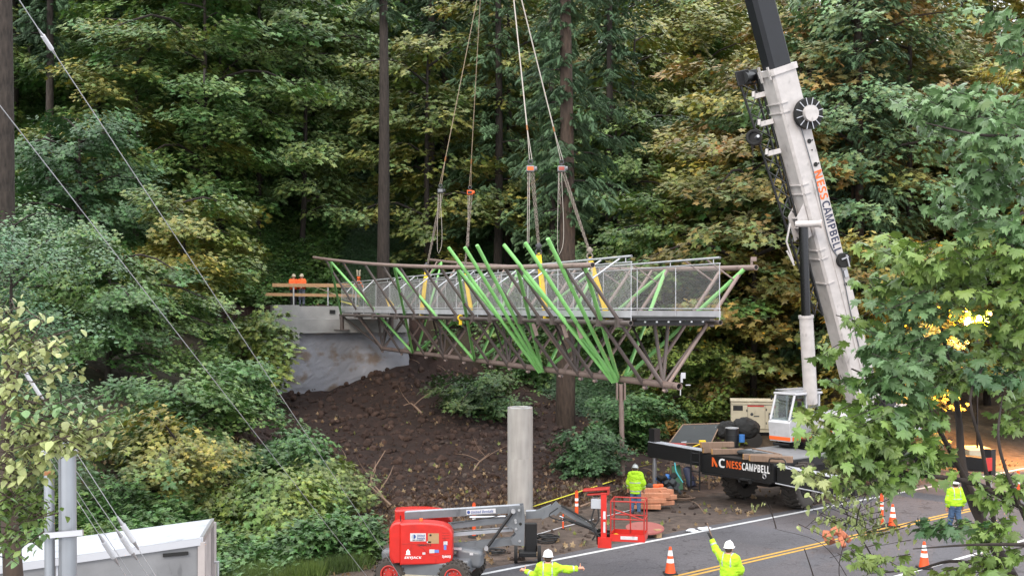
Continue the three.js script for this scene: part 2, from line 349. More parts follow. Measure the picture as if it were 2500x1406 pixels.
// timber guard rails on the trail behind the abutment
{
  const t = thing('guard_rail', 'two rail timber guard rail on the trail behind the concrete abutment', 'guard rail', B(64.6, -4, 7.4));
  const d = 64.9;
  part(t, 'rail', bar(P(664, 696, d), P(872, 697, d), 0.06, 0.2, v(0, 0, 1)), M.wood);
  part(t, 'rail', bar(P(610, 718, d + 0.1), P(880, 722, d + 0.1), 0.06, 0.17, v(0, 0, 1)), M.wood);
  for (const x of [716, 800, 868]) part(t, 'post', rod(P(x, 752, d + 0.05), P(x, 692, d + 0.05), 0.045), M.galv);
  part(t, 'rope', tube([P(760, 698, d), P(800, 712, d - 0.1), P(860, 737, d)], 0.018, 12, 5), M.rope);
}

// ---------------------------------------------------------------- foliage
const LEAF = {};
function leafMat(name, k, gloss = 0.6) { const m = new THREE.MeshPhysicalMaterial({ vertexColors: true, roughness: gloss, transmission: k, thickness: 0, side: THREE.DoubleSide }); m.name = name; m.color.setRGB(1, 1, 1); return (LEAF[name] = m); }
leafMat('leaf', 0.34, 0.55); leafMat('needle', 0.08, 0.7);
// flat leaf outlines round the stalk end (0,0), tip at (0,1); fanned from a raised middle
const outline = {
  maple: [[0, 0], [0.16, 0.08], [0.42, -0.06], [0.36, 0.16], [0.62, 0.34], [0.4, 0.42], [0.46, 0.72], [0.18, 0.62], [0, 1], [-0.18, 0.62], [-0.46, 0.72], [-0.4, 0.42], [-0.62, 0.34], [-0.36, 0.16], [-0.42, -0.06], [-0.16, 0.08]],
  mapleFar: [[0, 0], [0.42, -0.02], [0.3, 0.25], [0.58, 0.5], [0.2, 0.55], [0, 1], [-0.2, 0.55], [-0.58, 0.5], [-0.3, 0.25], [-0.42, -0.02]],
  oval: [[0, 0], [0.28, 0.2], [0.36, 0.45], [0.2, 0.8], [0, 1], [-0.2, 0.8], [-0.36, 0.45], [-0.28, 0.2]],
  mapleNear: [[0, 0], [0.1, 0.06], [0.3, -0.1], [0.34, 0.02], [0.48, 0.02], [0.36, 0.16], [0.5, 0.22], [0.66, 0.3], [0.6, 0.38], [0.68, 0.46], [0.38, 0.46], [0.44, 0.6], [0.5, 0.78], [0.34, 0.7], [0.26, 0.78], [0.16, 0.62], [0.14, 0.84], [0, 1.05],
    [-0.14, 0.84], [-0.16, 0.62], [-0.26, 0.78], [-0.34, 0.7], [-0.5, 0.78], [-0.44, 0.6], [-0.38, 0.46], [-0.68, 0.46], [-0.6, 0.38], [-0.66, 0.3], [-0.5, 0.22], [-0.36, 0.16], [-0.48, 0.02], [-0.34, 0.02], [-0.3, -0.1], [-0.1, 0.06]],
};
function leafTris(kind, m, out, col, tone) {
  const o = outline[kind], c = v(0, 0.06, 0.38).applyMatrix4(m), q = o.map(([x, y]) => v(x, -0.16 * x * x - 0.1 * y * y, y).applyMatrix4(m));
  for (let i = 0; i < q.length; i++) { const a = q[i], b = q[(i + 1) % q.length]; out.push(c.x, c.y, c.z, a.x, a.y, a.z, b.x, b.y, b.z); for (let k = 0; k < 3; k++) col.push(...tone); }
}
function geomOf(pos, col) { const g = new THREE.BufferGeometry(); g.setAttribute('position', new THREE.Float32BufferAttribute(pos, 3)); g.setAttribute('color', new THREE.Float32BufferAttribute(col, 3)); g.computeVertexNormals(); return g; }
const E = new THREE.Euler(), Q = new THREE.Quaternion(), M4 = () => new THREE.Matrix4();
// a spray: a handful of leaves spread in a flat, ragged tuft about one metre across
function spray(kind, seed, count, size, R, tilt, thick = 0.12) {
  const r = rngOf(seed), pos = [], col = [];
  for (let i = 0; i < count; i++) {
    const a = r() * 6.283, q = Math.sqrt(r()) * R, s = size * (0.7 + 0.6 * r());
    E.set((r() - 0.35) * tilt * 2, a + Math.PI / 2 + (r() - 0.5) * 2.4, (r() - 0.5) * tilt * 1.6, 'YXZ'); Q.setFromEuler(E);
    const m = M4().compose(v(Math.cos(a) * q, (r() - 0.5) * thick * 2 - q * q * 0.25, -Math.sin(a) * q), Q, v(s, s, s)), b = 0.7 + 0.6 * r();
    leafTris(kind, m, pos, col, [b * (0.85 + 0.4 * r()), b, b * (0.75 + 0.4 * r())]);
  }
  return geomOf(pos, col);
}
// a conifer frond: a drooping axis with two rows of narrow hanging twigs
function frond(seed) {
  const r = rngOf(seed), pos = [], col = [], N = 17;
  for (let i = 0; i < N; i++) for (const s of [-1, 1]) {
    const z = i / N * 1.15 + r() * 0.05, L = 0.42 * (1 - 0.7 * i / N) * (0.7 + 0.6 * r()), y = -0.16 * z * z;
    for (let k = 0; k < 3; k++) {
      const a = s * (0.5 + 0.6 * r()), dip = -0.35 + 0.7 * (r() - 0.5), b = 0.6 + 0.7 * r(), wide = 0.02 + 0.016 * r();
      const e = v(Math.sin(a) * L, y + dip * L, z + Math.cos(a) * L), o = v(0, y, z), mid = o.clone().lerp(e, 0.5), side = v(Math.cos(a) * wide, 0.02 * (r() - 0.5), -Math.sin(a) * wide);
      const l = mid.clone().add(side), h = mid.clone().sub(side); h.y += 0.03;
      for (const p of [o, l, e, o, e, h]) { pos.push(p.x, p.y, p.z); col.push(b, b, b); }
    }
  }
  return geomOf(pos, col);
}
const SPRAYS = {
  maple: [1, 2, 3].map((s) => spray('mapleFar', s, 13, 0.27, 0.5, 0.5, 0.2)),
  mapleBig: [4, 5, 6].map((s) => spray('maple', s, 11, 0.27, 0.5, 0.5)),
  small: [7, 8].map((s) => spray('oval', s, 26, 0.13, 0.5, 0.6, 0.2)),
  ivy: [9, 10].map((s) => spray('mapleFar', s, 26, 0.13, 0.5, 0.5, 0.06)),
  fir: [11, 12].map(frond),
  near: [13, 14, 15].map((s) => spray('oval', s, 14, 0.085, 0.22, 0.7, 0.1)),
};
// ONE object holding many copies of one spray
function sprays(name, list, kind, variant, parent, origin = v(), material) {
  const g = SPRAYS[kind][variant % SPRAYS[kind].length], o = new THREE.InstancedMesh(g, material || (kind === 'fir' ? LEAF.needle : LEAF.leaf), list.length), c = new THREE.Color(), m = M4();
  list.forEach((s, i) => {
    E.set(s.rx || 0, s.ry || 0, s.rz || 0, 'YXZ'); Q.setFromEuler(E);
    m.compose(s.p.clone().sub(origin), Q, v(s.s * (s.w || 1), s.s, s.s)); o.setMatrixAt(i, m);
    c.setRGB(...s.c); o.setColorAt(i, c);
  });
  o.name = name; o.userData.kind = 'stuff'; o.castShadow = o.receiveShadow = true; parent.add(o);
  return o;
}
const TONE = {   // real leaf colours, linear
  green: [0.064, 0.16, 0.036], deep: [0.044, 0.115, 0.036], blue: [0.088, 0.19, 0.1], pale: [0.15, 0.25, 0.1], lime: [0.2, 0.27, 0.045],
  yellow: [0.37, 0.3, 0.04], orange: [0.33, 0.18, 0.035], fir: [0.048, 0.1, 0.044], firLight: [0.09, 0.165, 0.07], ivy: [0.042, 0.1, 0.036], olive: [0.125, 0.19, 0.045],
};
const mix3 = (a, b, k) => [lerp(a[0], b[0], k), lerp(a[1], b[1], k), lerp(a[2], b[2], k)];
function tint(r, p, base, other, amount, spread = 0.5) {           // leaf colour: patches of the second tone
  const k = clamp(amount + spread * fbm(p.x * 0.35, p.y * 0.35, p.z * 0.35) + (r() - 0.5) * 0.35), b = (0.7 + 0.6 * r()) * (1 + 0.3 * noise(p.x * 0.8, p.y * 0.8, p.z * 0.8));
  return mix3(base, other, k).map((q) => q * b);
}
// a broad-leaved tree: trunk, limbs and flat layered shelves of leaves
function broadCrown(r, base, h, R, o) {
  const list = [], limbs = [], top = base.clone().add(v(o.lean?.[0] || 0, h, o.lean?.[1] || 0));
  const axis = new THREE.QuadraticBezierCurve3(base, base.clone().lerp(top, 0.5).add(v((r() - 0.5) * 1.2, 0, (r() - 0.5) * 1.2)), top);
  const n = o.branches || 30, from = o.from ?? 0.2, f = o.full || 1;
  for (let i = 0; i < n; i++) {
    const u = from + (1 - from) * (i + r() * 0.8) / n, a = i * 2.4 + r() * 1.2, s = axis.getPoint(Math.min(u, 1));
    const prof = Math.pow(Math.sin(Math.PI * clamp(0.16 + 0.7 * (u - from) / (1 - from + 0.001), 0.05, 0.97)), 0.55), L = R * prof * (0.4 + 0.85 * r());
    const e = s.clone().add(v(Math.cos(a) * L, L * (0.28 - 0.45 * r()), Math.sin(a) * L)).add(v((r() - 0.5), (r() - 0.5) * 1.2, (r() - 0.5))), mid = s.clone().lerp(e, 0.5).add(v(0, L * 0.16, 0));
    limbs.push([s, mid, e, 0.02 + 0.014 * L]);
    const cv = new THREE.QuadraticBezierCurve3(s, mid, e), cnt = Math.round(f * (4 + L * 5.5));
    for (let k = 0; k < cnt; k++) {
      const t = 0.3 + 0.75 * Math.pow(r(), 0.75), p = cv.getPoint(Math.min(t, 1)), sp = (0.35 + 0.75 * Math.sin(Math.PI * clamp(t * 0.85))) * (0.5 + 0.13 * L), an = r() * 6.283, q = Math.sqrt(r()) * sp * 1.5;
      p.x += Math.cos(an) * q; p.z += Math.sin(an) * q; p.y += (r() - 0.5) * 0.6 - q * q * 0.16;
      list.push({ p, s: (o.leaf || 1) * (0.7 + 0.55 * r()), rx: 0.02 + 0.75 * r(), ry: Math.atan2(p.x - s.x, p.z - s.z) + (r() - 0.5) * 1.5, rz: (r() - 0.5) * 0.6, c: tint(r, p, o.tone, o.tone2, o.amount ?? 0.25) });
    }
  }
  return { list, limbs, axis };
}
function broadWood(x, h, thick) {
  const pts = [0, 0.25, 0.5, 0.75, 1].map((u) => x.axis.getPoint(u)); pts[0].y -= 0.4;
  return { trunk: taper(pts, thick, thick * 0.22, 12, 8), limbs: x.limbs.filter((_, i) => i % 2 === 0).map(([a, m, b, k]) => taper([a, m, b], k, k * 0.3, 5, 5)) };
}
function firCrown(r, base, h, R, o) {
  const list = [], limbs = [], from = o.from ?? 0.15, n = Math.round((1 - from) * h * 3.4 * (o.full || 1));
  for (let i = 0; i < n; i++) {
    const u = from + (1 - from) * (i + r()) / n, a = i * 2.39996 + r() * 0.8, L = Math.max(0.4, R * Math.pow(1 - u, 0.75) * (0.55 + 0.6 * r()) * (o.bare && r() < o.bare ? 0.3 : 1));
    const s = base.clone().add(v(0, h * u, 0)), dir = v(Math.cos(a), 0, Math.sin(a)), droop = 0.2 + 0.25 * r();
    const at = (t) => s.clone().addScaledVector(dir, L * t).add(v(0, L * (0.12 * t - droop * t * t), 0));
    if (r() < 0.35) limbs.push([s, at(0.5), at(1), 0.03 + 0.008 * L]);
    const cnt = Math.round(4 + L * 10 * (o.full || 1));
    for (let k = 0; k < cnt; k++) {
      const t = 0.18 + 0.82 * (k + r()) / cnt, p = at(t), side = (r() < 0.5 ? -1 : 1) * (0.35 + 0.7 * r());
      p.add(v((r() - 0.5) * 0.9, (r() - 0.5) * 0.6, (r() - 0.5) * 0.9));
      const yaw = Math.atan2(dir.x, dir.z) + (k === cnt - 1 ? 0 : side);
      list.push({ p, s: (0.36 + 0.34 * r()) * (o.leaf || 1), rx: 0.15 + 0.55 * r(), ry: yaw, rz: (r() - 0.5) * 0.7, c: tint(r, p, o.tone || TONE.fir, o.tone2 || TONE.firLight, 0.25) });
    }
  }
  return { list, limbs };
}
const ground = (px, d) => { const x = (px - 1250) * d / F; return v(x, land(x, d), -d); };
let treeSeed = 100;
function broadTree(name, label, px, d, h, R, o, category = 'tree') {
  const r = rngOf(treeSeed++), base = ground(px, d), t = thing(name, label, category, base), x = broadCrown(r, base, h, R, o), wood = broadWood(x, h, o.thick || 0.2);
  const tr = part(t, 'trunk', wood.trunk, o.warm ? M.barkWarm : M.bark); if (wood.limbs.length) part(tr, 'limbs', wood.limbs, M.barkThin).userData.kind = 'stuff';
  sprays('crown', x.list, o.kind || 'maple', treeSeed, t, base);
  return t;
}
function firTree(name, label, px, d, h, R, o) {
  const r = rngOf(treeSeed++), base = ground(px, d), t = thing(name, label, 'tree', base), x = firCrown(r, base, h, R, o), k = o.thick || 0.3;
  const tr = part(t, 'trunk', taper([base.clone().add(v(0, -0.5, 0)), base.clone().add(v(0.1, h * 0.33, 0.1)), base.clone().add(v(0, h * 0.66, 0)), base.clone().add(v(0, h, 0))], k, k * 0.25, 14, 10), o.warm ? M.barkWarm : M.bark);
  if (x.limbs.length) part(tr, 'limbs', x.limbs.map(([a, m, b, q]) => taper([a, m, b], q, q * 0.3, 4, 5)), M.barkThin).userData.kind = 'stuff';
  sprays('crown', x.list, 'fir', treeSeed, t, base);
  return t;
}

// ---------------------------------------------------------------- the wood behind
{
  const g = new THREE.Group(); g.name = 'woodland'; scene.add(g);
  tag(g, 'dense mixed autumn woodland rising up the hillside behind the bridge', 'woodland', null, 'stuff');
  const r = rngOf(5), bins = {}, wood = [], thin = [], spots = [];
  const put = (kind, list) => { list.forEach((s) => { const k = kind + ':' + ((r() * SPRAYS[kind].length) | 0); (bins[k] ||= []).push(s); }); };
  for (let tries = 0; tries < 4000 && spots.length < 120; tries++) {
    const d = 72 + 62 * r(), x = (-0.52 + 1.06 * r()) * d;
    if (spots.some((q) => Math.hypot(q[0] - x, q[1] - d) < 4.4)) continue;
    spots.push([x, d]);
  }
  for (let tries = 0; tries < 900 && spots.length < 160; tries++) { const d = 60 + 22 * r(), px = 1780 + 900 * r(), x = (px - 1250) * d / F; if (Math.abs(px - 2390) < 150 && d < 70) continue; if (spots.some((q) => Math.hypot(q[0] - x, q[1] - d) < 3.6)) continue; spots.push([x, d]); }
  for (const [x, d] of spots) {
    const px = 1250 + F * x / d, base = v(x, land(x, d), -d), aut = smooth(1350, 2150, px) * 0.5, fir = r() < (px > 950 && px < 1500 ? 0.32 : px < 300 ? 0.35 : 0.14);
    if (fir) {
      const h = 24 + 14 * r(), q = firCrown(r, base, h, 3.8 + 1.2 * r(), { from: 0.1, full: 1, leaf: 0.9, tone: TONE.fir, tone2: TONE.firLight });
      put('fir', q.list); wood.push(taper([base, base.clone().add(v(0, h * 0.5, 0)), base.clone().add(v(0, h, 0))], 0.36, 0.05, 8, 7)); thin.push(...q.limbs.map(([a, m, b, k]) => rod(a, b, k, k * 0.3, 4)));
    } else {
      const h = (14 + 9 * r()) * (px > 1900 ? 1.3 : 1), q = broadCrown(r, base, h, 4.6 + 1.8 * r(), { branches: 30, from: 0.1, full: 0.85, leaf: 1.25, tone: px > 1900 && px < 2250 ? TONE.pale : r() < 0.5 ? TONE.green : TONE.olive, tone2: px < 950 ? TONE.lime : r() < 0.1 + 0.5 * aut ? TONE.orange : TONE.yellow, amount: 0.14 + aut * 0.7 + 0.12 * r() });
      put('maple', q.list); const w = broadWood(q, h, 0.2 + 0.1 * r()); wood.push(w.trunk); thin.push(...w.limbs);
    }
  }
  for (const [k, list] of Object.entries(bins)) { const [kind, n] = k.split(':'); sprays(kind === 'fir' ? 'fir_foliage' : 'leafy_foliage', list, kind, +n, g); }
  const a = part(g, 'trunks', wood, M.bark), b = part(g, 'limbs', thin, M.barkThin); a.userData.kind = b.userData.kind = 'stuff';
}
// undergrowth over the slopes, thicker and taller in clumps; the trail, the dug soil and the gravel are left bare
{
  const g = new THREE.Group(); g.name = 'undergrowth'; scene.add(g);
  tag(g, 'low leafy undergrowth and ivy covering the wooded slopes', 'undergrowth', null, 'stuff');
  const r = rngOf(9), bins = {};
  const add = (k, s) => (bins[k] ||= []).push(s);
  for (let i = 0; i < 210000; i++) {
    const d = 26 + 85 * Math.pow(r(), 1.15), x = (-0.5 + 1.02 * r()) * d, z = landZones(x, d), px = 1250 + F * x / d;
    const start = z.t < 19 ? 28 + 1.6 * noise(x * 0.4, d * 0.4) : z.toe + 1.5;
    if (z.n < start) continue;
    const bare = smooth(31, 35, z.n) * smooth(8, 12, z.t + 2 * noise(x * 0.3, d * 0.3, 8)) * (1 - smooth(40, 43, z.t + 3 * noise(x * 0.3, d * 0.3, 8))) * (1 - smooth(50, 56, z.n));
    if ((z.c < 64.2 && r() < z.dug * 1.06) || (r() < bare && z.t > 10)) { continue; }
    const hill = z.c > 66, bench = z.c > WALLC && z.c < 69 && z.w > -5.6 && z.w < 8; if (bench) continue;
    if (z.right > 0.5 && z.n < 40 + 3 * noise(x * 0.2, d * 0.2)) continue;
    const ivy = (px > 1330 && px < 1560 && z.n < 47 && z.n > 36) || hill && px > 820 && px < 1650 && noise(x * 0.15, d * 0.15, 3) > -0.25 && z.n < 84;
    const brownSlope = px > 1580 && px < 2000 && z.n < 60; if (brownSlope && r() < 0.72) continue;
    const y = land(x, d), cl = clamp(0.5 + 1.1 * fbm(x * 0.22, d * 0.22, 12)), tall = ivy ? 0.25 : z.t < 10 ? 2.0 : 1.4, up = r() * tall * cl + 0.08;
    const p = v(x, y + up, -d), warm = smooth(1450, 2000, px) * 0.55;
    if (ivy) add('ivy:' + (i & 1), { p, s: 0.8 + 0.5 * r(), rx: 0.5 + 0.3 * (r() - 0.5), ry: r() * 0.8, rz: (r() - 0.5) * 0.4, c: tint(r, p, TONE.ivy, TONE.deep, 0.25, 0.3) });
    else add((z.t < 14 && r() < 0.2 ? 'small:' : 'maple:') + (i & 1), { p, s: (0.7 + 0.6 * r()) * (d < 50 ? 0.62 : 0.85), rx: 0.25 + (r() - 0.5) * 0.7, ry: r() * 6.28, rz: (r() - 0.5) * 0.7, c: tint(r, p, warm > 0.2 ? TONE.olive : TONE.green, r() < warm || brownSlope ? TONE.orange : TONE.lime, brownSlope ? 0.5 : 0.12 + warm * 0.5, 0.5) });
  }
  for (const [k, list] of Object.entries(bins)) { const [kind, n] = k.split(':'); sprays(kind === 'ivy' ? 'ivy' : 'bushes', list, kind, +n, g); }
}
// roadside grass left of the lift
{
  const r = rngOf(12), list = [], pos = [], col = [];
  for (let i = 0; i < 26; i++) { const a = r() * 6.28, q = r() * 0.25, h = 0.2 + 0.25 * r(), x = Math.cos(a) * q, z = Math.sin(a) * q, l = (r() - 0.5) * 0.25, w = 0.008, b = 0.7 + 0.6 * r(); pos.push(x - w, 0, z, x + w, 0, z, x + l, h, z + (r() - 0.5) * 0.2); for (let k = 0; k < 3; k++) col.push(b, b, b * 0.8); }
  SPRAYS.grass = [geomOf(pos, col)];
  for (let i = 0; i < 14000; i++) { const t = 2 + 19 * r(), n = 25.6 + 5.5 * r(), q = RD(t, n); if (t > 18.5 + 2 * noise(n, 1) || (t > 14 && n < 27.3)) continue; q.y = land(q.x, -q.z); list.push({ p: q, s: 0.7 + 0.7 * r(), ry: r() * 6.28, c: tint(r, q, [0.07, 0.13, 0.03], TONE.lime, 0.3) }); }
  const o = sprays('roadside_grass', list, 'grass', 0, scene); tag(o, 'long green grass on the verge left of the red lift', 'grass', null, 'stuff');
}
// trees that stand out one by one
const T1 = { tone: TONE.green, tone2: TONE.lime, amount: 0.22 };
firTree('fir_tree', 'thick straight fir trunk at the very left edge of the photo', 5, 46, 30, 2.4, { thick: 0.5, from: 0.55, bare: 0.6 });
firTree('fir_tree', 'slim dark conifer trunk just right of the thick left edge trunk', 118, 67, 32, 2.6, { thick: 0.26, from: 0.25, bare: 0.4 });
firTree('fir_tree', 'dark conifer between the left slim trunk and the tall layered maple', 232, 74, 34, 3, { thick: 0.32, from: 0.3, bare: 0.3 });
firTree('fir_tree', 'tall straight bare conifer trunk left of the crane slings', 934, 67.5, 34, 3, { thick: 0.4, from: 0.5, bare: 0.7 });
firTree('fir_tree', 'very tall thick fir standing behind the near end of the bridge', 1380, 57, 34, 4.2, { thick: 0.5, from: 0.3, full: 0.9, bare: 0.35, leaf: 1.1, warm: true });
firTree('fir_tree', 'drooping green fir between the two pairs of slings', 1215, 76, 34, 5, { thick: 0.34, from: 0.12, leaf: 0.85, tone: TONE.firLight });
firTree('fir_tree', 'bright feathery fir right of the right hand slings', 1345, 72, 22, 3.6, { thick: 0.25, from: 0.1, leaf: 0.85, tone: TONE.firLight, tone2: TONE.pale });
firTree('fir_tree', 'dark fir behind, left of the crane boom top', 1600, 88, 36, 5, { thick: 0.36, from: 0.1, leaf: 0.85 });
firTree('fir_tree', 'dark fir at the top centre left of the tall bare trunk', 1050, 86, 34, 5, { thick: 0.34, from: 0.15, leaf: 0.85 });
broadTree('maple_tree', 'tall layered green maple on the left hillside', 492, 68, 20, 6.8, { ...T1, branches: 44, thick: 0.2, from: 0.16 });
broadTree('maple_tree', 'broad maple with yellow green shelves beside the trail end', 540, 70, 12.5, 4.2, { tone: TONE.green, tone2: TONE.lime, amount: 0.4, branches: 32, thick: 0.28, from: 0.1 });
broadTree('maple_tree', 'pale green maple leaning above the trail left of the tall bare trunk', 735, 73, 17, 5.2, { tone: TONE.pale, tone2: TONE.lime, amount: 0.25, branches: 38, thick: 0.2, from: 0.15 });
broadTree('maple_tree', 'yellowing maple in the left wood behind the upper guy wire', 330, 66, 13, 5, { tone: TONE.green, tone2: TONE.yellow, amount: 0.32, branches: 34, thick: 0.2, from: 0.12 });
broadTree('maple_tree', 'dark maple low at the left below the layered maple', 190, 58, 9, 4.4, { leaf: 0.85, full: 1.4, tone: TONE.deep, tone2: TONE.green, amount: 0.3, branches: 32, thick: 0.2, from: 0.1 });
broadTree('maple_tree', 'green maple with flat shelves behind the fence end of the bridge', 1620, 64, 11, 5, { tone: TONE.green, tone2: TONE.lime, amount: 0.3, branches: 34, thick: 0.18, from: 0.12 });
broadTree('maple_tree', 'autumn maple between the bridge end and the crane boom', 1760, 66, 14, 5, { tone: TONE.olive, tone2: TONE.yellow, amount: 0.4, branches: 36, thick: 0.2, from: 0.12, warm: true });
broadTree('maple_tree', 'young maple with yellow green shelves above the crane slings pier', 1500, 72, 15, 4.5, { tone: TONE.green, tone2: TONE.lime, amount: 0.35, branches: 32, thick: 0.18, from: 0.15 });
broadTree('alder_tree', 'tall pale grey green tree right of the crane boom', 2090, 62, 23, 6, { tone: TONE.pale, tone2: TONE.blue, amount: 0.4, branches: 50, thick: 0.26, from: 0.12, warm: true });
broadTree('maple_tree', 'orange brown maple in the top right corner of the wood', 2320, 70, 22, 6.5, { tone: TONE.olive, tone2: TONE.orange, amount: 0.3, branches: 44, thick: 0.24, from: 0.2, warm: true });
broadTree('maple_tree', 'yellow lit maple right of the crane boom low down', 2160, 56, 10.5, 4, { tone: TONE.olive, tone2: TONE.yellow, amount: 0.6, branches: 30, thick: 0.22, from: 0.15, warm: true });
broadTree('maple_tree', 'brownish orange maple behind the top of the crane boom', 1900, 84, 20, 6, { tone: TONE.green, tone2: TONE.yellow, amount: 0.35, branches: 40, thick: 0.2, from: 0.15 });
broadTree('maple_tree', 'gold and green maple left of the crane boom head', 1700, 86, 20, 6, { tone: TONE.green, tone2: TONE.yellow, amount: 0.35, branches: 40, thick: 0.2, from: 0.15 });
broadTree('maple_tree', 'dark green maple on the right edge above the lit bank', 2475, 69, 15, 5, { tone: TONE.deep, tone2: TONE.olive, amount: 0.3, branches: 34, thick: 0.2, from: 0.15 });
broadTree('maple_tree', 'low maple hanging over the left end of the sprayed concrete wall', 585, 57.5, 4, 1.7, { tone: TONE.pale, tone2: TONE.lime, amount: 0.4, branches: 22, thick: 0.1, from: 0.15, lean: [1.2, 0] });
broadTree('maple_tree', 'green and gold maple on the left slope below the trail', 440, 55, 6, 3.4, { leaf: 0.8, full: 1.5, tone: TONE.green, tone2: TONE.yellow, amount: 0.3, branches: 28, thick: 0.14, from: 0.1 });
broadTree('maple_tree', 'green maple on the left slope half way to the trailer', 260, 46, 5.5, 3.8, { leaf: 0.72, full: 1.7, tone: TONE.green, tone2: TONE.lime, amount: 0.2, branches: 30, thick: 0.14, from: 0.1 });
broadTree('dogwood_tree', 'bluish green small leaved tree at the left edge of the wood', 30, 33, 8.6, 2.7, { tone: TONE.blue, tone2: TONE.pale, amount: 0.35, branches: 36, thick: 0.12, from: 0.1, kind: 'small' });
const S1 = { thick: 0.05, from: 0.02, branches: 24, leaf: 0.66, full: 1.9 };
broadTree('shrub', 'bright green maple shrub above the trailer roof', 460, 41, 2.6, 2.4, { ...S1, tone: TONE.green, tone2: TONE.lime, amount: 0.2 }, 'shrub');
broadTree('shrub', 'golden shrub just behind the trailer end', 430, 36, 2.4, 2.2, { ...S1, tone: TONE.green, tone2: TONE.yellow, amount: 0.35 }, 'shrub');
broadTree('shrub', 'yellow green shrub left of the red lift', 650, 36.5, 1.7, 2, { ...S1, tone: TONE.green, tone2: TONE.lime, amount: 0.5 }, 'shrub');
broadTree('shrub', 'small green shrub on the verge halfway between trailer and red lift', 745, 38, 1.4, 1.5, { ...S1, tone: TONE.green, tone2: TONE.lime, amount: 0.3 }, 'shrub');
broadTree('shrub', 'low yellow green shrub on the soil edge above the verge grass', 800, 41, 1.3, 1.5, { ...S1, tone: TONE.olive, tone2: TONE.lime, amount: 0.3 }, 'shrub');
broadTree('shrub', 'green fern like shrub at the left foot of the dug soil', 690, 43, 1.9, 1.9, { ...S1, tone: TONE.green, tone2: TONE.deep, amount: 0.3 }, 'shrub');
broadTree('shrub', 'green shrub at the left border of the dug soil', 540, 47, 2.6, 2.2, { ...S1, tone: TONE.green, tone2: TONE.lime, amount: 0.15 }, 'shrub');
broadTree('shrub', 'ferny dark shrub right of the grey pier', 1430, 50, 1.3, 1.2, { ...S1, tone: TONE.deep, tone2: TONE.green, amount: 0.3 }, 'shrub');
broadTree('shrub', 'low green shrub hanging below the bridge bottom chord', 1180, 58, 1.6, 2.2, { ...S1, tone: TONE.deep, tone2: TONE.olive, amount: 0.3 }, 'shrub');
broadTree('shrub', 'leafy green bush left of the crane outrigger', 1545, 55, 2.2, 1.4, { ...S1, tone: TONE.green, tone2: TONE.deep, amount: 0.3 }, 'shrub');
broadTree('shrub', 'yellow green maple sapling under the bridge end', 1640, 60, 5.2, 2.4, { ...S1, full: 1, tone: TONE.lime, tone2: TONE.green, amount: 0.4, branches: 24 }, 'shrub');
broadTree('shrub', 'green sapling behind the tan generator', 1740, 61, 4, 1.8, { ...S1, full: 0.9, tone: TONE.green, tone2: TONE.lime, amount: 0.4 }, 'shrub');

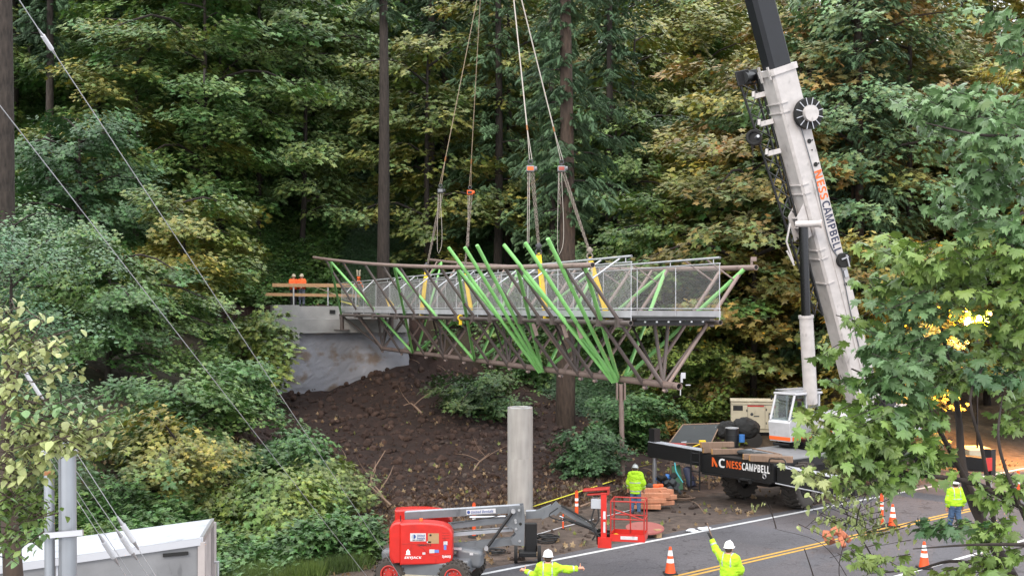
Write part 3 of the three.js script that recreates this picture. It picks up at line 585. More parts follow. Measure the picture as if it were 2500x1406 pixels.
// fallen leaves, clods and twigs on the dug soil and the gravel
{
  const r = rngOf(21), leaves = [], clods = [], sticks = [];
  SPRAYS.litter = [(() => { const pos = [], col = []; leafTris('mapleFar', M4().makeRotationX(-Math.PI / 2), pos, col, [1, 1, 1]); return geomOf(pos, col); })()];
  for (let i = 0; i < 16000; i++) {
    const t = 6 + 48 * r(), n = 25.4 + 28 * r() * r() + (r() < 0.3 ? 10 * r() : 0), q = RD(t, n), x = q.x, d = -q.z, zn = landZones(x, d); q.y = land(x, d) + 0.03;
    const cl = clamp(0.35 + 0.9 * fbm(x * 0.4, d * 0.4, 15)); if (r() > cl) continue;
    if (zn.n < 30.5 && r() < 0.75) continue;
    if (r() < 0.5) leaves.push({ p: q, s: 0.09 + 0.13 * r(), rx: (r() - 0.5) * 1.1, ry: r() * 6.28, rz: (r() - 0.5) * 1.1, c: mix3(mix3([0.22, 0.13, 0.06], [0.42, 0.3, 0.16], r()), TONE.lime, r() < 0.2 ? 0.8 : 0) });
    else clods.push({ p: q, s: 0.04 + 0.2 * r() * r() * r(), rx: r() * 6, ry: r() * 6, rz: r() * 6, c: mix3([0.045, 0.03, 0.024], [0.11, 0.085, 0.07], r() * r()) });
    if (i % 45 === 0) { const a = r() * 6.28, L = 0.5 + 1.2 * r(), e = v(x + Math.cos(a) * L, 0, q.z + Math.sin(a) * L); e.y = land(e.x, -e.z) + 0.1 + 0.3 * r(); sticks.push(taper([q, q.clone().lerp(e, 0.5).add(v(0, 0.12, 0.05)), e], 0.022, 0.008, 5, 5)); }
  }
  for (let i = 0; i < 60000 && clods.length < 6500; i++) { const d = 42 + 22 * r(), x = -16 + 20 * r(), zn = landZones(x, d); if (zn.dug < 0.3 + 0.6 * r() || zn.c > 63.5) continue; clods.push({ p: v(x, land(x, d) + 0.02, -d), s: 0.03 + 0.2 * Math.pow(r(), 6), rx: r() * 6, ry: r() * 6, rz: r() * 6, c: mix3([0.03, 0.016, 0.012], [0.065, 0.038, 0.028], r()) }); }
  for (let i = 0; i < 9000; i++) { const t = 14 + 22 * r(), n = 30.5 + 8 * r() * r() + r(), q = RD(t, n), d = -q.z; if (r() > clamp(0.5 + fbm(q.x * 0.5, d * 0.5, 18)) || t < 17 && n < 31.5) continue; q.y = land(q.x, d) + 0.03; leaves.push({ p: q, s: 0.08 + 0.12 * r(), rx: (r() - 0.5) * 1.3, ry: r() * 6.28, rz: (r() - 0.5) * 1.3, c: mix3([0.07, 0.035, 0.02], [0.26, 0.16, 0.09], r() * r()) }); }
  tag(sprays('leaf_litter', leaves, 'litter', 0, scene), 'fallen tan and yellow leaves strewn over the soil and gravel', 'leaf litter', null, 'stuff');
  const cg = new THREE.IcosahedronGeometry(1, 1).toNonIndexed(), cp = cg.attributes.position; for (let i = 0; i < cp.count; i++) { const k = 1 + 0.45 * noise(cp.getX(i) * 1.7, cp.getY(i) * 1.7, cp.getZ(i) * 1.7); cp.setXYZ(i, cp.getX(i) * k, cp.getY(i) * k * 0.7, cp.getZ(i) * k); }
  cg.deleteAttribute('uv'); cg.computeVertexNormals(); SPRAYS.clod = [cg];
  tag(sprays('clods', clods, 'clod', 0, scene, v(), mat('clod', [1, 1, 1], 0.97)), 'clods and stones lying on the dark dug soil', 'stones', null, 'stuff');
  const st = single('twigs', sticks, M.woodOld, 'scattered dead twigs lying on the dug soil', 'twigs'); st.userData.kind = 'stuff';
  // larger dead branches near the lift
  const branch = (label, pts, r0) => { pts = pts.map(([x, y, d]) => P(x, y, d)); return single('dead_branch', [taper(pts, r0, r0 * 0.35, 12, 6), taper([pts[1], pts[1].clone().lerp(pts[2], 0.4).add(v(0.5, 0.35, 0.3)), pts[2].clone().add(v(0.9, 0.5, 0.4))], r0 * 0.5, r0 * 0.15, 6, 5), taper([pts[2], pts[2].clone().add(v(-0.3, 0.4, 0.2)), pts[2].clone().add(v(-0.5, 0.9, 0.5))], r0 * 0.4, r0 * 0.1, 5, 5)], M.woodOld, label, 'dead branch'); };
  branch('forked grey dead branch lying on the soil left of the pier', [[950, 1240, 40.5], [925, 1200, 42], [905, 1165, 43.5], [940, 1100, 45]], 0.05);
  branch('long dead branch lying on the soil above the red lift', [[955, 1235, 40.4], [900, 1185, 42], [860, 1155, 43], [825, 1145, 44]], 0.05);
  branch('dead branch stub lying above the middle of the dug soil', [[1030, 1010, 52], [1010, 990, 53], [1000, 985, 53.5], [985, 990, 53.5]], 0.06);
  branch('pale dead branch leaning on the soil left of the grey pier', [[1155, 1150, 46], [1170, 1128, 46.5], [1185, 1115, 47], [1195, 1106, 47]], 0.04);
  branch('pale dead branch lying on the gravel right of the grey pier', [[1415, 1238, 42], [1440, 1228, 42.5], [1455, 1222, 43], [1470, 1212, 43.5]], 0.05);
}

// ---------------------------------------------------------------- the bridge truss hanging from the crane
{
  const C0 = 31.4, YB = 5.24, YD = 6.97, WD = 1.4;
  const yT = (c) => { const s = c - C0; return 8.52 + 0.0185 * s + 0.001 * s * s; }, wT = (c) => 2.55 + 0.6 * (c - C0) / 34;
  const top = (c, s) => B(c, s * wT(c), yT(c)), bot = (c) => B(c, 0, YB), deck = (c, s) => B(c, s * WD, YD);
  const t = thing('footbridge_truss', 'brown and bright green tubular footbridge truss hanging from slings above the road', 'bridge', B(47, 0, 5));
  const cs = (a, b, n, f) => Array.from({ length: n + 1 }, (_, i) => f(lerp(a, b, i / n)));
  for (const s of [-1, 1]) {
    const pts = cs(C0, s < 0 ? 62.6 : 61.6, 16, (c) => top(c, s));
    const ch = part(t, 'top_chord', new THREE.TubeGeometry(new THREE.CatmullRomCurve3(pts), 60, 0.075, 14), M.brownLight);
    part(ch, 'tube_end', pipe(pts[0].clone().add(B(C0, 0, 0).sub(B(C0 + 0.02, 0, 0))), pts[0], 0.076, 0.016), M.brownLight);
    part(ch, 'tube_mouth', rod(pts[0].clone().add(B(C0, 0, 0).sub(B(C0 + 0.004, 0, 0))), pts[0], 0.06, 0.06, 14), M.blackMatt);
    const dc = part(t, 'deck_chord', pipe(deck(C0, s), deck(63.7, s), 0.07, 0.014), M.brown);
    part(dc, 'tube_mouth', rod(deck(C0 + 0.05, s), deck(C0 + 0.06, s), 0.058), M.blackMatt);
  }
  const bc = part(t, 'bottom_chord', pipe(bot(C0 - 0.15), bot(60.4), 0.1, 0.018, 18), M.brownLight);
  part(bc, 'tube_mouth', rod(bot(C0 - 0.05), bot(C0 - 0.04), 0.085, 0.085, 14), M.blackMatt);
  // V frames of two straight legs, their feet running a little past the bottom chord
  const frames = [32.0, 33.1, 36.2, 37.2, 38.7, 41.4, 43.1, 45, 48, 50.3, 53, 56.8, 60.2];
  for (const c of frames) for (const s of [-1, 1]) {
    const a = top(c, s), b = bot(c), past = b.clone().sub(a).normalize(); b.add(B(c, s * 0.1, 0).sub(B(c, 0, 0)));
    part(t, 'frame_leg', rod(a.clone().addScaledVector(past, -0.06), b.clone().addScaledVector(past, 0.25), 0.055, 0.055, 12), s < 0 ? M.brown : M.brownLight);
    const gp = top(c, s), gd = deck(c, s * 1.03); part(t, 'gusset_plate', bar(gp.clone().addScaledVector(past, 0.05), gp.clone().addScaledVector(past, 0.3), 0.16, 0.016, v(0.37, 0, 0.93)), M.brown); part(t, 'gusset_plate', bar(gd.clone().add(v(0, -0.12, 0)), gd.clone().add(v(0, 0.12, 0)), 0.2, 0.16, v(0.37, 0, 0.93)), M.brown);
    const k = (8.16 - YB) / (yT(c) - YB);
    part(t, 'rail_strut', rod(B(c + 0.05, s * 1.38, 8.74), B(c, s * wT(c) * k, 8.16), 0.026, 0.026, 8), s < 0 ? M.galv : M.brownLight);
  }
  // floor frames under the deck
  for (const c of [32.1, 37.5, 43.2, 50.6, 60.2]) {
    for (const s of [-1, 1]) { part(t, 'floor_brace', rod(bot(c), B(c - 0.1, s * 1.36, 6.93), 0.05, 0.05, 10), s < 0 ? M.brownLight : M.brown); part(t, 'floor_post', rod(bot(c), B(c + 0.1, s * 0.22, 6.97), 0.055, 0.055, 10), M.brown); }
    part(t, 'floor_beam', bar(B(c, -1.4, 6.92), B(c, 1.4, 6.92), 0.09, 0.12, UPV), M.brown);
    if (c < 60) part(t, 'floor_diagonal', rod(bot(c + 0.1), B(c + 2.4, 0.3, 6.95), 0.04, 0.04, 8), M.brown);
  }
  part(t, 'end_diagonal', rod(deck(63.4, -1), bot(60.2), 0.05, 0.05, 10), M.brown); part(t, 'end_diagonal', rod(deck(63.4, 1), bot(60.2), 0.05, 0.05, 10), M.brown);
  // bright green zigzag in both faces
  const zig = [[63.4, 59.4, 1], [54.7, 59.4], [54.7, 48.7], [46.5, 48.7], [46.5, 41.4], [40, 41.4], [40, 36.3], [34.5, 36.3], [34.5, 31.9]];
  for (const s of [-1, 1]) for (const [cb, ct, onDeck] of zig) {
    const a = onDeck ? deck(cb, s) : B(cb, s * 0.1, YB), b = B(ct, s * (wT(ct) - 0.05), yT(ct) - 0.05);
    part(t, 'green_brace', rod(a, b, 0.06, 0.06, 12), M.green);
  }
  // fans of long green rods that rise past the top chord of the near face
  const tip = (px, py) => { let lo = 8, hi = 12, c, w; for (let i = 0; i < 40; i++) { const y = (lo + hi) / 2; w = -0.8 * (y - YB); c = (F * (16.85 + 0.931 * w) - 0.366 * w * (px - 1250)) / (px - 150); if (750 - (y - EYE) * F / (c + 0.366 * w) > py) lo = y; else hi = y; } return B(c, w, (lo + hi) / 2); };
  for (const [px, py, c, e] of [[1095, 604, 40.1, 0], [1135, 604, 39.9, 1], [1165, 599, 39.7, 2], [1230, 597, 34.75, 0], [1283, 593, 34.6, 1], [1338, 583, 34.4, 2]]) {
    const a = B(c, -0.14 - 0.03 * e, YB - 0.12 + 0.03 * e), b = tip(px, py), g = part(t, 'green_rod', rod(a, b, 0.06, 0.06, 14), M.green);
    part(g, 'rod_cap', rod(b, b.clone().add(b.clone().sub(a).normalize().multiplyScalar(0.012)), 0.05, 0.05, 14), M.green);
  }
  // deck, kick plates and fences
  part(t, 'deck', slab(B(C0 + 0.05, -1.3, 7.08), B(63.6, -1.3, 7.08), B(63.6, 1.3, 7.08), B(C0 + 0.05, 1.3, 7.08), 0.05), M.blackMatt);
  const nose = part(t, 'deck_edge', [bar(B(C0 - 0.02, -1.25, 7.06), B(C0 - 0.02, 1.02, 7.06), 0.05, 0.07, UPV), bar(B(C0 + 0.2, -1.2, 6.97), B(C0 + 0.2, 1.0, 6.97), 0.09, 0.05, UPV)], M.black);
  for (let i = 0; i < 6; i++) part(nose, 'bolt', rod(B(C0 - 0.05, -1 + 0.36 * i, 6.98), B(C0 - 0.05, -1 + 0.36 * i, 7.02), 0.03, 0.03, 8), M.galv);
  const N = 14, c1 = 63.4;
  for (const s of [-1, 1]) {
    const q = (c, y, o = 0) => B(c, s * (1.38 + o), y), f = part(t, 'hand_rail', pipe(q(C0, 8.78), q(c1, 8.72), 0.032, 0.006, 10), M.galv);
    part(t, 'mesh_rail', rod(q(C0, 8.62), q(c1, 8.58), 0.022, 0.022, 8), M.galv); part(t, 'mesh_rail', rod(q(C0, 7.35), q(c1, 7.35), 0.022, 0.022, 8), M.galv);
    part(t, 'kick_plate', slab(q(C0, 7.12, 0.03), q(c1, 7.12, 0.03), q(c1, 7.3, 0.03), q(C0, 7.3, 0.03), 0.012), M.kick);
    for (let i = 0; i <= N; i++) {
      const c = lerp(C0 + 0.02, c1, i / N);
      part(t, 'fence_post', rod(q(c, 7.02), q(c, i ? 8.62 : 8.6), i ? 0.016 : 0.012, i ? 0.016 : 0.012, 6), M.galv);
      part(f, 'rail_bracket', rod(q(c + 0.3, 8.6), q(c + 0.3, 8.76), 0.014, 0.014, 5), M.galv);
    }
    // chain link: two families of slanting wires, cut at the posts of each panel
    for (let i = 0; i < N; i++) {
      const a = lerp(C0, c1, i / N), b = lerp(C0, c1, (i + 1) / N), L = (b - a) * 1.0744, hgt = 1.25, list = [];
      for (const dir of [-1, 1]) for (let o = -hgt; o < L; o += 0.085) {
        let x0 = Math.max(0, o), x1 = Math.min(L, o + hgt); if (x1 - x0 < 0.02) continue;
        let y0 = x0 - o, y1 = x1 - o; if (dir < 0) { y0 = hgt - y0; y1 = hgt - y1; }
        list.push(rod(q(a + x0 / 1.0744, 7.36 + y0, dir * 0.004), q(a + x1 / 1.0744, 7.36 + y1, dir * 0.004), 0.0028, 0.0028, 3, true));
      }
      part(t, 'chain_link', list, M.wire).userData.kind = 'stuff';
    }
  }
  // lugs and feet at the ends
  const e0 = B(C0 - 0.16, 0.06, YB);
  part(t, 'lug_plate', [box(0.05, 0.22, 0.12, e0.x, e0.y + 0.22, e0.z), box(0.12, 0.16, 0.03, e0.x + 0.04, e0.y + 0.3, e0.z + 0.05)], M.kick);
  part(t, 'lug_plate', [box(0.13, 0.025, 0.03, e0.x + 0.18, e0.y + 0.04, e0.z), box(0.025, 0.15, 0.03, e0.x - 0.03, e0.y - 0.17, e0.z)], M.kick);
  const e1 = top(C0 + 0.2, 1); part(t, 'lug_plate', [box(0.06, 0.22, 0.06, e1.x, e1.y + 0.16, e1.z), box(0.16, 0.12, 0.03, e1.x + 0.05, e1.y + 0.24, e1.z + 0.04)], M.brownLight);
  for (const s of [-1, 1]) { const a = deck(63.3, s), ft = part(t, 'bearing_foot', rod(a, a.clone().add(v(0, -0.78, 0)), 0.13, 0.13, 14), M.brown); part(ft, 'base_plate', box(0.8, 0.035, 0.5, a.x, a.y - 0.8, a.z), M.brown); }
  for (const c of [34.6, 35.6, 37.8]) { const a = deck(c, -1); part(t, 'hanging_tab', bar(a.clone().add(v(0, -0.1, 0)), a.clone().add(v(0.12, -0.5, 0)), 0.12, 0.02, v(1, 0, 0)), M.brownLight); }
  part(t, 'lifting_clamp', [torus(0.1, 0.03, ...deck(44.6, -1).add(v(0, 0.02, 0)).toArray(), 0, 0.4), box(0.12, 0.22, 0.12, ...deck(44.6, -1).add(v(0, -0.14, 0.02)).toArray())], M.yellowSling);

  // slings, chain hoists and cables
  const links = (pts, step, r, k) => { const out = [], cv = new THREE.CatmullRomCurve3(pts), L = cv.getLength(), n = Math.floor(L / step); for (let i = 0; i < n; i++) { const a = cv.getPointAt(i / n), b = cv.getPointAt(Math.min(1, (i + 1.5) / n)), g = new THREE.TorusGeometry(r, k, 4, 6); g.scale(0.62, 1, 1); g.rotateY(i % 2 ? 1.57 : 0.3); g.applyQuaternion(new THREE.Quaternion().setFromUnitVectors(UPV, b.clone().sub(a).normalize())); out.push(g.translate(a.x, a.y, a.z)); } return out; };
  const spec = [
    // hoist at, deck point, sling top (pixel), depth, words, colours
    { at: [1075, 466], d: 49.4, c: 49.8, s: -1, st: [1041, 660], up: [1170, -30, 48], what: 'grey', m: M.padDark, f: M.hoistGrey, where: 'leftmost, grey boxed', loop: 1 },
    { at: [1147, 470], d: 51.5, c: 50.5, s: 1, st: [1134, 664], up: [1174, -30, 48], what: 'orange', m: M.orange, f: M.black, where: 'orange, second from the left', loop: 0 },
    { at: [1295, 412], d: 36.8, c: 37.05, s: -1, st: [1315, 618], up: [1243, -110, 38], what: 'white', m: M.hoistGrey, f: M.orange, where: 'white and orange, third from the left', loop: 0 },
    { at: [1371, 412], d: 38.6, c: 37.8, s: 1, st: [1440, 628], up: [1246, -110, 38], what: 'red', m: M.hoistGrey, f: M.hoistRed, where: 'red and grey boxed rightmost', loop: 1 },
  ];
  spec.forEach((q, i) => {
    const h = P(...q.at, q.d), st = P(...q.st, lerp(q.d, q.c, 0.5)), dk = B(q.c, q.s * 1.3, 7.0), up = P(...q.up);
    const k = thing('chain_hoist', `${q.where} chain hoist above the bridge truss`, 'chain hoist', h, 'chain hoists on the lifting slings');
    const bd = part(k, 'hoist_body', [rbox(0.26, 0.2, 0.18, h.x, h.y, h.z, 0.03), rod(h.clone().add(v(0.1, 0, 0)), h.clone().add(v(0.21, 0.02, 0)), 0.075, 0.065, 12)], q.m);
    part(bd, 'cover', rbox(0.19, 0.12, 0.03, h.x, h.y, h.z + 0.09, 0.01), q.f);
    part(k, 'top_hook', [torus(0.07, 0.02, h.x, h.y + 0.22, h.z, 0), rod(h, h.clone().add(v(0, 0.2, 0)), 0.02)], M.hook);
    const a = h.clone().add(v(0.02, -0.12, 0)), lh = st.clone().add(v(0, 0.12, 0));
    part(k, 'load_chain', [...links([a, lh], 0.1, 0.05, 0.014), ...links([a.clone().add(v(0.08, 0, 0)), lh.clone().add(v(0.03, 0, 0))], 0.1, 0.05, 0.014)], M.chain).userData.kind = 'stuff';
    part(k, 'bottom_hook', [ball(0.1, lh.x, lh.y + 0.1, lh.z, 0.8, 1.3, 0.7), torus(0.09, 0.026, lh.x, lh.y - 0.08, lh.z, 0), box(0.2, 0.07, 0.14, lh.x, lh.y + 0.12, lh.z)], i === 3 ? M.chain : M.hook);
    const e = h.clone().add(v(-0.1, i === 3 ? -2.9 : i === 0 ? -2.7 : -2.4, 0.05));
    part(k, 'hand_chain', i % 3 === 0 ? tube([a.clone().add(v(-0.12, 0, 0)), e.clone().add(v(-0.03, 0.3, 0)), e, e.clone().add(v(0.14, 0.3, 0)), a.clone().add(v(-0.02, 0, 0.05))], 0.01, 40, 5) : [rod(a.clone().add(v(-0.1, 0, 0)), e, 0.01, 0.01, 5), rod(a.clone().add(v(-0.04, 0, 0.05)), e.clone().add(v(0.05, 0, 0)), 0.01, 0.01, 5)], M.cable);
    part(k, 'slack_chain', links([a.clone().add(v(-0.1, 0, 0)), a.clone().add(v(-0.09, -0.5, 0)), a.clone().add(v(-0.06, i === 1 ? -0.8 : -1.1, 0))], 0.08, 0.045, 0.016), M.chain).userData.kind = 'stuff';
    const sl = thing('lifting_sling', `yellow lifting sling at the ${['left end on the near side', 'left end on the far side', 'middle on the near side', 'right hand far side'][i]} of the bridge deck`, 'sling', dk, 'yellow slings round the deck chords');
    part(sl, 'webbing', [bar(dk, st, 0.16, 0.012, v(1, 0, 0)), bar(dk.clone().add(v(0.05, 0, -0.14)), st.clone().add(v(0, 0, -0.03)), 0.14, 0.012, v(1, 0, 0))], M.yellowSling);
    const hk = h.clone().add(v(0, 0.3, 0)), fork = hk.clone().lerp(up, i < 2 ? 0.13 : 0.15);
    const cb = thing('wire_rope', `${['thin brown wire rope leading up from the leftmost hoist', 'thin dark wire rope leading up from the orange hoist', 'pale wire rope leading up from the white and orange hoist', 'pale wire rope slanting up from the rightmost hoist'][i]}`, 'wire rope', hk, 'wire ropes above the hoists');
    part(cb, 'rope', [rod(fork, up, i < 2 ? 0.016 : 0.023, i < 2 ? 0.016 : 0.023, 6), rod(hk.clone().add(v(-0.03, 0, 0)), fork, 0.012, 0.012, 5), rod(hk.clone().add(v(0.05, 0, 0)), fork, 0.012, 0.012, 5)], i < 2 ? M.rope : M.cable);
    part(cb, 'ferrule', rod(fork.clone().lerp(up, -0.012), fork.clone().lerp(up, 0.016), 0.032, 0.028, 8), M.rust);
  });
}
// ---------------------------------------------------------------- pier and pipe post
{
  const b = G(1270, 1254), r = 0.455, t = thing('bridge_pier', 'tall round pale concrete pier standing behind the red lift', 'pier', b), h = 3.9;
  part(t, 'shaft', [cylY(r, r, h, b.x, -0.1, b.z, 48)], M.pier);
  part(t, 'seam', [0.35, 2.4, 4.1].map((a) => box(0.014, h - 0.05, 0.012, b.x + Math.cos(a) * (r + 0.001), h / 2 - 0.1, b.z + Math.sin(a) * (r + 0.001), 0, -a + Math.PI / 2)), M.concrete);
  part(t, 'top_rim', torus(r - 0.025, 0.03, b.x, h - 0.1, b.z, Math.PI / 2, 0, 40), M.galv);
  const q = P(1521, 1167, 50), p = thing('pipe_post', 'slender pinkish brown pipe post with bolted plates at its top', 'post', v(q.x, land(q.x, 50), q.z));
  part(p, 'pipe', rod(v(q.x, -0.2, q.z), P(1516, 938, 50), 0.11, 0.11, 14), M.brownLight);
  const pl = P(1516, 955, 50); part(p, 'plate', [box(0.06, 0.75, 0.34, pl.x - 0.17, pl.y, pl.z), box(0.06, 0.75, 0.34, pl.x + 0.17, pl.y, pl.z)], M.brownLight);
}

// ---------------------------------------------------------------- the mobile crane
const CR = M4().makeRotationY(-51.7 * Math.PI / 180).setPosition(8.38, 0, -42.25);   // x along its front, -z towards its rear
const CP = (x, y, z) => v(x, y, z).applyMatrix4(CR);
{
  const t = thing('mobile_crane', 'large white and black mobile crane with raised boom parked on the gravel beside the road', 'crane', CP(0, 0, -4));
  const A = (name, g, m, par = t) => part(par, name, g, m, CR);
  // carrier
  const fr = A('front_box', [box(3.5, 0.7, 0.95, -0.16, 1.46, -0.48), box(3.3, 0.05, 0.06, -0.16, 1.08, 0.0)], M.black);
  const lt = (txt, x, y, h, w, m, sl = 0) => A('lettering', place(letters(txt, h, w, bold, sl), x, y, 0.004), m, fr);
  A('emblem', [place(extrude([[0, 0], [0.07, 0.0], [0.07, 0.2], [0.2, 0], [0.27, 0], [0.27, 0.07], [0.08, 0.34], [0, 0.34]], 0.004), -1.32, 1.4, 0.004)], M.orangeText, fr);
  A('emblem', place(letters('C', 0.34, 0.3), -0.98, 1.4, 0.006), M.textWhite, fr);
  lt('NESS', -0.6, 1.42, 0.28, 0.72, M.orangeText); lt('CAMPBELL', 0.14, 1.42, 0.28, 1.28, M.textWhite);
  A('tow_bracket', [box(0.5, 0.06, 0.14, 0.35, 1.1, 0.08), box(0.05, 0.14, 0.14, 0.12, 1.05, 0.08), box(0.05, 0.14, 0.14, 0.58, 1.05, 0.08)], M.blackMatt);
  A('lifting_eye', [torus(0.07, 0.02, 1.2, 1.3, 0.03, 0), box(0.16, 0.05, 0.03, 1.2, 1.38, 0.02)], M.alu);
  const hull = A('carrier_frame', [box(1.5, 0.75, 8.6, 0, 1.15, -5.1), box(2.9, 0.35, 1.2, 0, 1.35, -8.8)], M.black);
  const dk = A('deck', [box(3.0, 0.06, 7.6, -0.1, 1.81, -4.75)], M.trailerGrey); A('deck_edge', [box(0.05, 0.3, 7.6, -1.62, 1.66, -4.75), box(0.05, 0.3, 7.6, 1.42, 1.66, -4.75)], M.black, dk);
  A('grab_rail', tube([v(1.45, 1.55, 0.02), v(1.45, 1.95, 0.05), v(1.75, 2.0, 0.05), v(2.1, 2.0, 0.05), v(2.2, 1.85, 0.05)], 0.025, 20, 6), M.black);
  for (const s of [-1, 1]) {                                          // front outrigger beams and jacks
    const y = s < 0 ? 1.64 : 1.32, rz = s < 0 ? -0.03 : -0.045, x0 = s < 0 ? -3.3 : 3.2, b = A('outrigger_beam', [box(3.1, 0.58, 0.5, x0, y, -0.36, 0, 0, rz)], M.black);
    A('top_plate', box(3.08, 0.02, 0.5, x0, y + 0.302, -0.36, 0, 0, rz), M.liftGreyLight, b);
    const xe = s < 0 ? -4.7 : 4.72, j = A('outrigger_jack', [box(0.3, 1.15, 0.34, xe, y + 0.3, -0.36)], M.black);
    A('jack_rod', cylY(0.085, 0.085, y - 0.1, xe, 0.06, -0.36, 14), M.alu, j); A('jack_pad', cylY(0.34, 0.26, 0.1, xe, 0.02, -0.36, 20), M.steelDark, j);
    const zr = -9.3; const r = A('outrigger_beam', box(3.0, 0.5, 0.5, s * 3.0, 1.3, zr), M.black); A('beam_end', box(0.06, 0.5, 0.5, s * 4.53, 1.3, zr), M.liftRed, r);
    const k = A('outrigger_jack', box(0.3, 1.0, 0.34, s * 4.35, 1.35, zr - 0.45), M.black); A('jack_rod', cylY(0.085, 0.085, 0.9, s * 4.35, 0.04, zr - 0.45, 12), M.alu, k);
  }
  A('brace_rod', rod(v(1.7, 1.12, 0.03), v(4.7, 0.98, 0.03), 0.025), M.alu);
  const ld = A('ladder', [rod(v(-2.3, 1.9, 0.1), v(-2.3, 0.42, 0.1), 0.03), rod(v(-1.86, 1.9, 0.1), v(-1.86, 0.42, 0.1), 0.03)], M.black);
  for (let i = 0; i < 5; i++) A('rung', rod(v(-2.3, 0.45 + i * 0.34, 0.1), v(-1.86, 0.45 + i * 0.34, 0.1), 0.025), M.black, ld);
  // wheels: a lugged tyre round a rim
  const wheel = (x, z, turn) => {
    const W = M4().makeRotationY(turn).setPosition(x, 0.86, z), q = (a, r, k) => v(k, r * Math.cos(a), r * Math.sin(a)), T2 = (name, g, m, par) => part(par, name, g, m, CR.clone().multiply(W));
    const prof = [[0.46, -0.26], [0.62, -0.33], [0.77, -0.32], [0.81, -0.27], [0.81, 0.27], [0.77, 0.32], [0.62, 0.33], [0.46, 0.26]].map((e) => new THREE.Vector2(...e));
    const ty = new THREE.LatheGeometry(prof, 40).rotateZ(Math.PI / 2), lugs = [];
    for (let i = 0; i < 22; i++) for (const s of [-1, 1]) { const a = (i + (s > 0 ? 0.5 : 0)) / 22 * 6.283, g = box(0.34, 0.075, 0.085); g.rotateY(s * 0.45); g.translate(s * 0.17, 0.83, 0); g.rotateX(a); lugs.push(g); }
    const w = T2('wheel', [rod(v(-0.14, 0, 0), v(0.14, 0, 0), 0.47, 0.47, 24), rod(v(-0.2, 0, 0), v(0.24, 0, 0), 0.16, 0.13, 14)], M.steelDark, t);
    T2('tyre', ty, M.tyreDust, w); T2('tread', lugs, M.tyreDust, w).userData.kind = 'stuff';
  };
  wheel(-1.42, -1.75, 0.12); wheel(1.42, -1.75, 0.12); wheel(-1.42, -7.2, 0); wheel(1.42, -7.2, 0);
  A('axle', [box(2.6, 0.3, 0.35, 0, 0.86, -1.75), box(2.6, 0.3, 0.35, 0, 0.86, -7.2)], M.blackMatt);
  // upper works
  A('turntable', cylY(1.05, 1.0, 0.4, 0.1, 1.84, -4.9, 32), M.steelDark);
  const up = A('upper_frame', [rbox(1.0, 1.05, 4.6, 0.95, 2.75, -6.0, 0.05), rbox(0.5, 1.0, 3.4, -0.6, 2.7, -6.9, 0.05)], M.white);
  A('stripe', [box(0.012, 0.22, 4.4, 1.457, 2.62, -6.0), box(0.9, 0.2, 0.012, 0.95, 2.62, -3.694)], M.orange, up);
  A('counterweight', [rbox(2.7, 1.1, 1.1, 0.25, 2.85, -8.9, 0.08)], M.white);
  A('winch', [rod(v(-0.3, 3.5, -8.1), v(0.9, 3.5, -8.1), 0.34, 0.34, 18), box(0.1, 0.8, 0.8, -0.36, 3.45, -8.1), box(0.1, 0.8, 0.8, 0.96, 3.45, -8.1)], M.steelDark);
  // cab, on the left of the boom
  const x0 = -1.42, x1 = -0.42, cb = A('cab', [
    extrude([[-5.4, 2.15], [-3.55, 2.15], [-3.45, 2.85], [-3.55, 2.95], [-5.4, 2.95]], x1 - x0, 0.03).rotateY(-Math.PI / 2).translate(x1, 0, 0),
    rbox(x1 - x0 + 0.1, 0.1, 1.75, (x0 + x1) / 2, 3.98, -4.65, 0.04), box(0.08, 1.05, 0.1, x0 + 0.04, 3.44, -5.35), box(0.08, 1.05, 0.1, x1 - 0.04, 3.44, -5.35), box(0.07, 1.05, 0.08, x0 + 0.04, 3.44, -4.55), box(0.07, 1.05, 0.08, x1 - 0.04, 3.44, -4.55),
    rod(v(x0 + 0.04, 2.95, -3.5), v(x0 + 0.04, 3.98, -3.85), 0.05, 0.05, 8), rod(v(x1 - 0.04, 2.95, -3.5), v(x1 - 0.04, 3.98, -3.85), 0.05, 0.05, 8)].map((g) => g), M.white);
  A('stripe', [box(x1 - x0 + 0.03, 0.14, 0.012, (x0 + x1) / 2, 2.24, -3.5), box(0.012, 0.14, 1.8, x0 - 0.035, 2.24, -4.5), box(0.012, 0.14, 1.8, x1 + 0.035, 2.24, -4.5)], M.orange, cb);
  A('windscreen', slab(v(x0 + 0.07, 2.97, -3.5), v(x1 - 0.07, 2.97, -3.5), v(x1 - 0.07, 3.93, -3.84), v(x0 + 0.07, 3.93, -3.84), 0.012), M.glass, cb);
  A('side_window', [box(0.012, 0.98, 0.7, x1 - 0.03, 3.45, -4.15), box(0.012, 0.98, 0.72, x1 - 0.03, 3.45, -4.95)], M.glass, cb);
  A('side_window', [box(0.012, 0.98, 0.7, x0 + 0.03, 3.45, -4.15), box(0.012, 0.98, 0.72, x0 + 0.03, 3.45, -4.95)], M.glass, cb);
  A('seat', [rbox(0.5, 0.14, 0.5, -0.9, 2.62 + 0.4, -4.6, 0.05), rbox(0.5, 0.75, 0.12, -0.9, 3.4, -4.9, 0.05)], M.blackMatt, cb);
  A('roof_guard', [0, 1, 2, 3, 4].map((i) => box(0.03, 0.03, 1.6, lerp(x0, x1, i / 4), 4.12, -4.65)).concat([box(1, 0.03, 0.03, -0.92, 4.12, -3.86), box(1, 0.03, 0.03, -0.92, 4.12, -5.44)]), M.galv, cb);
  A('cab_mount', [box(0.8, 0.28, 1.3, -0.92, 2.0, -4.6), rod(v(-1.3, 2.0, -3.6), v(-0.5, 2.0, -3.6), 0.06)], M.steelDark);
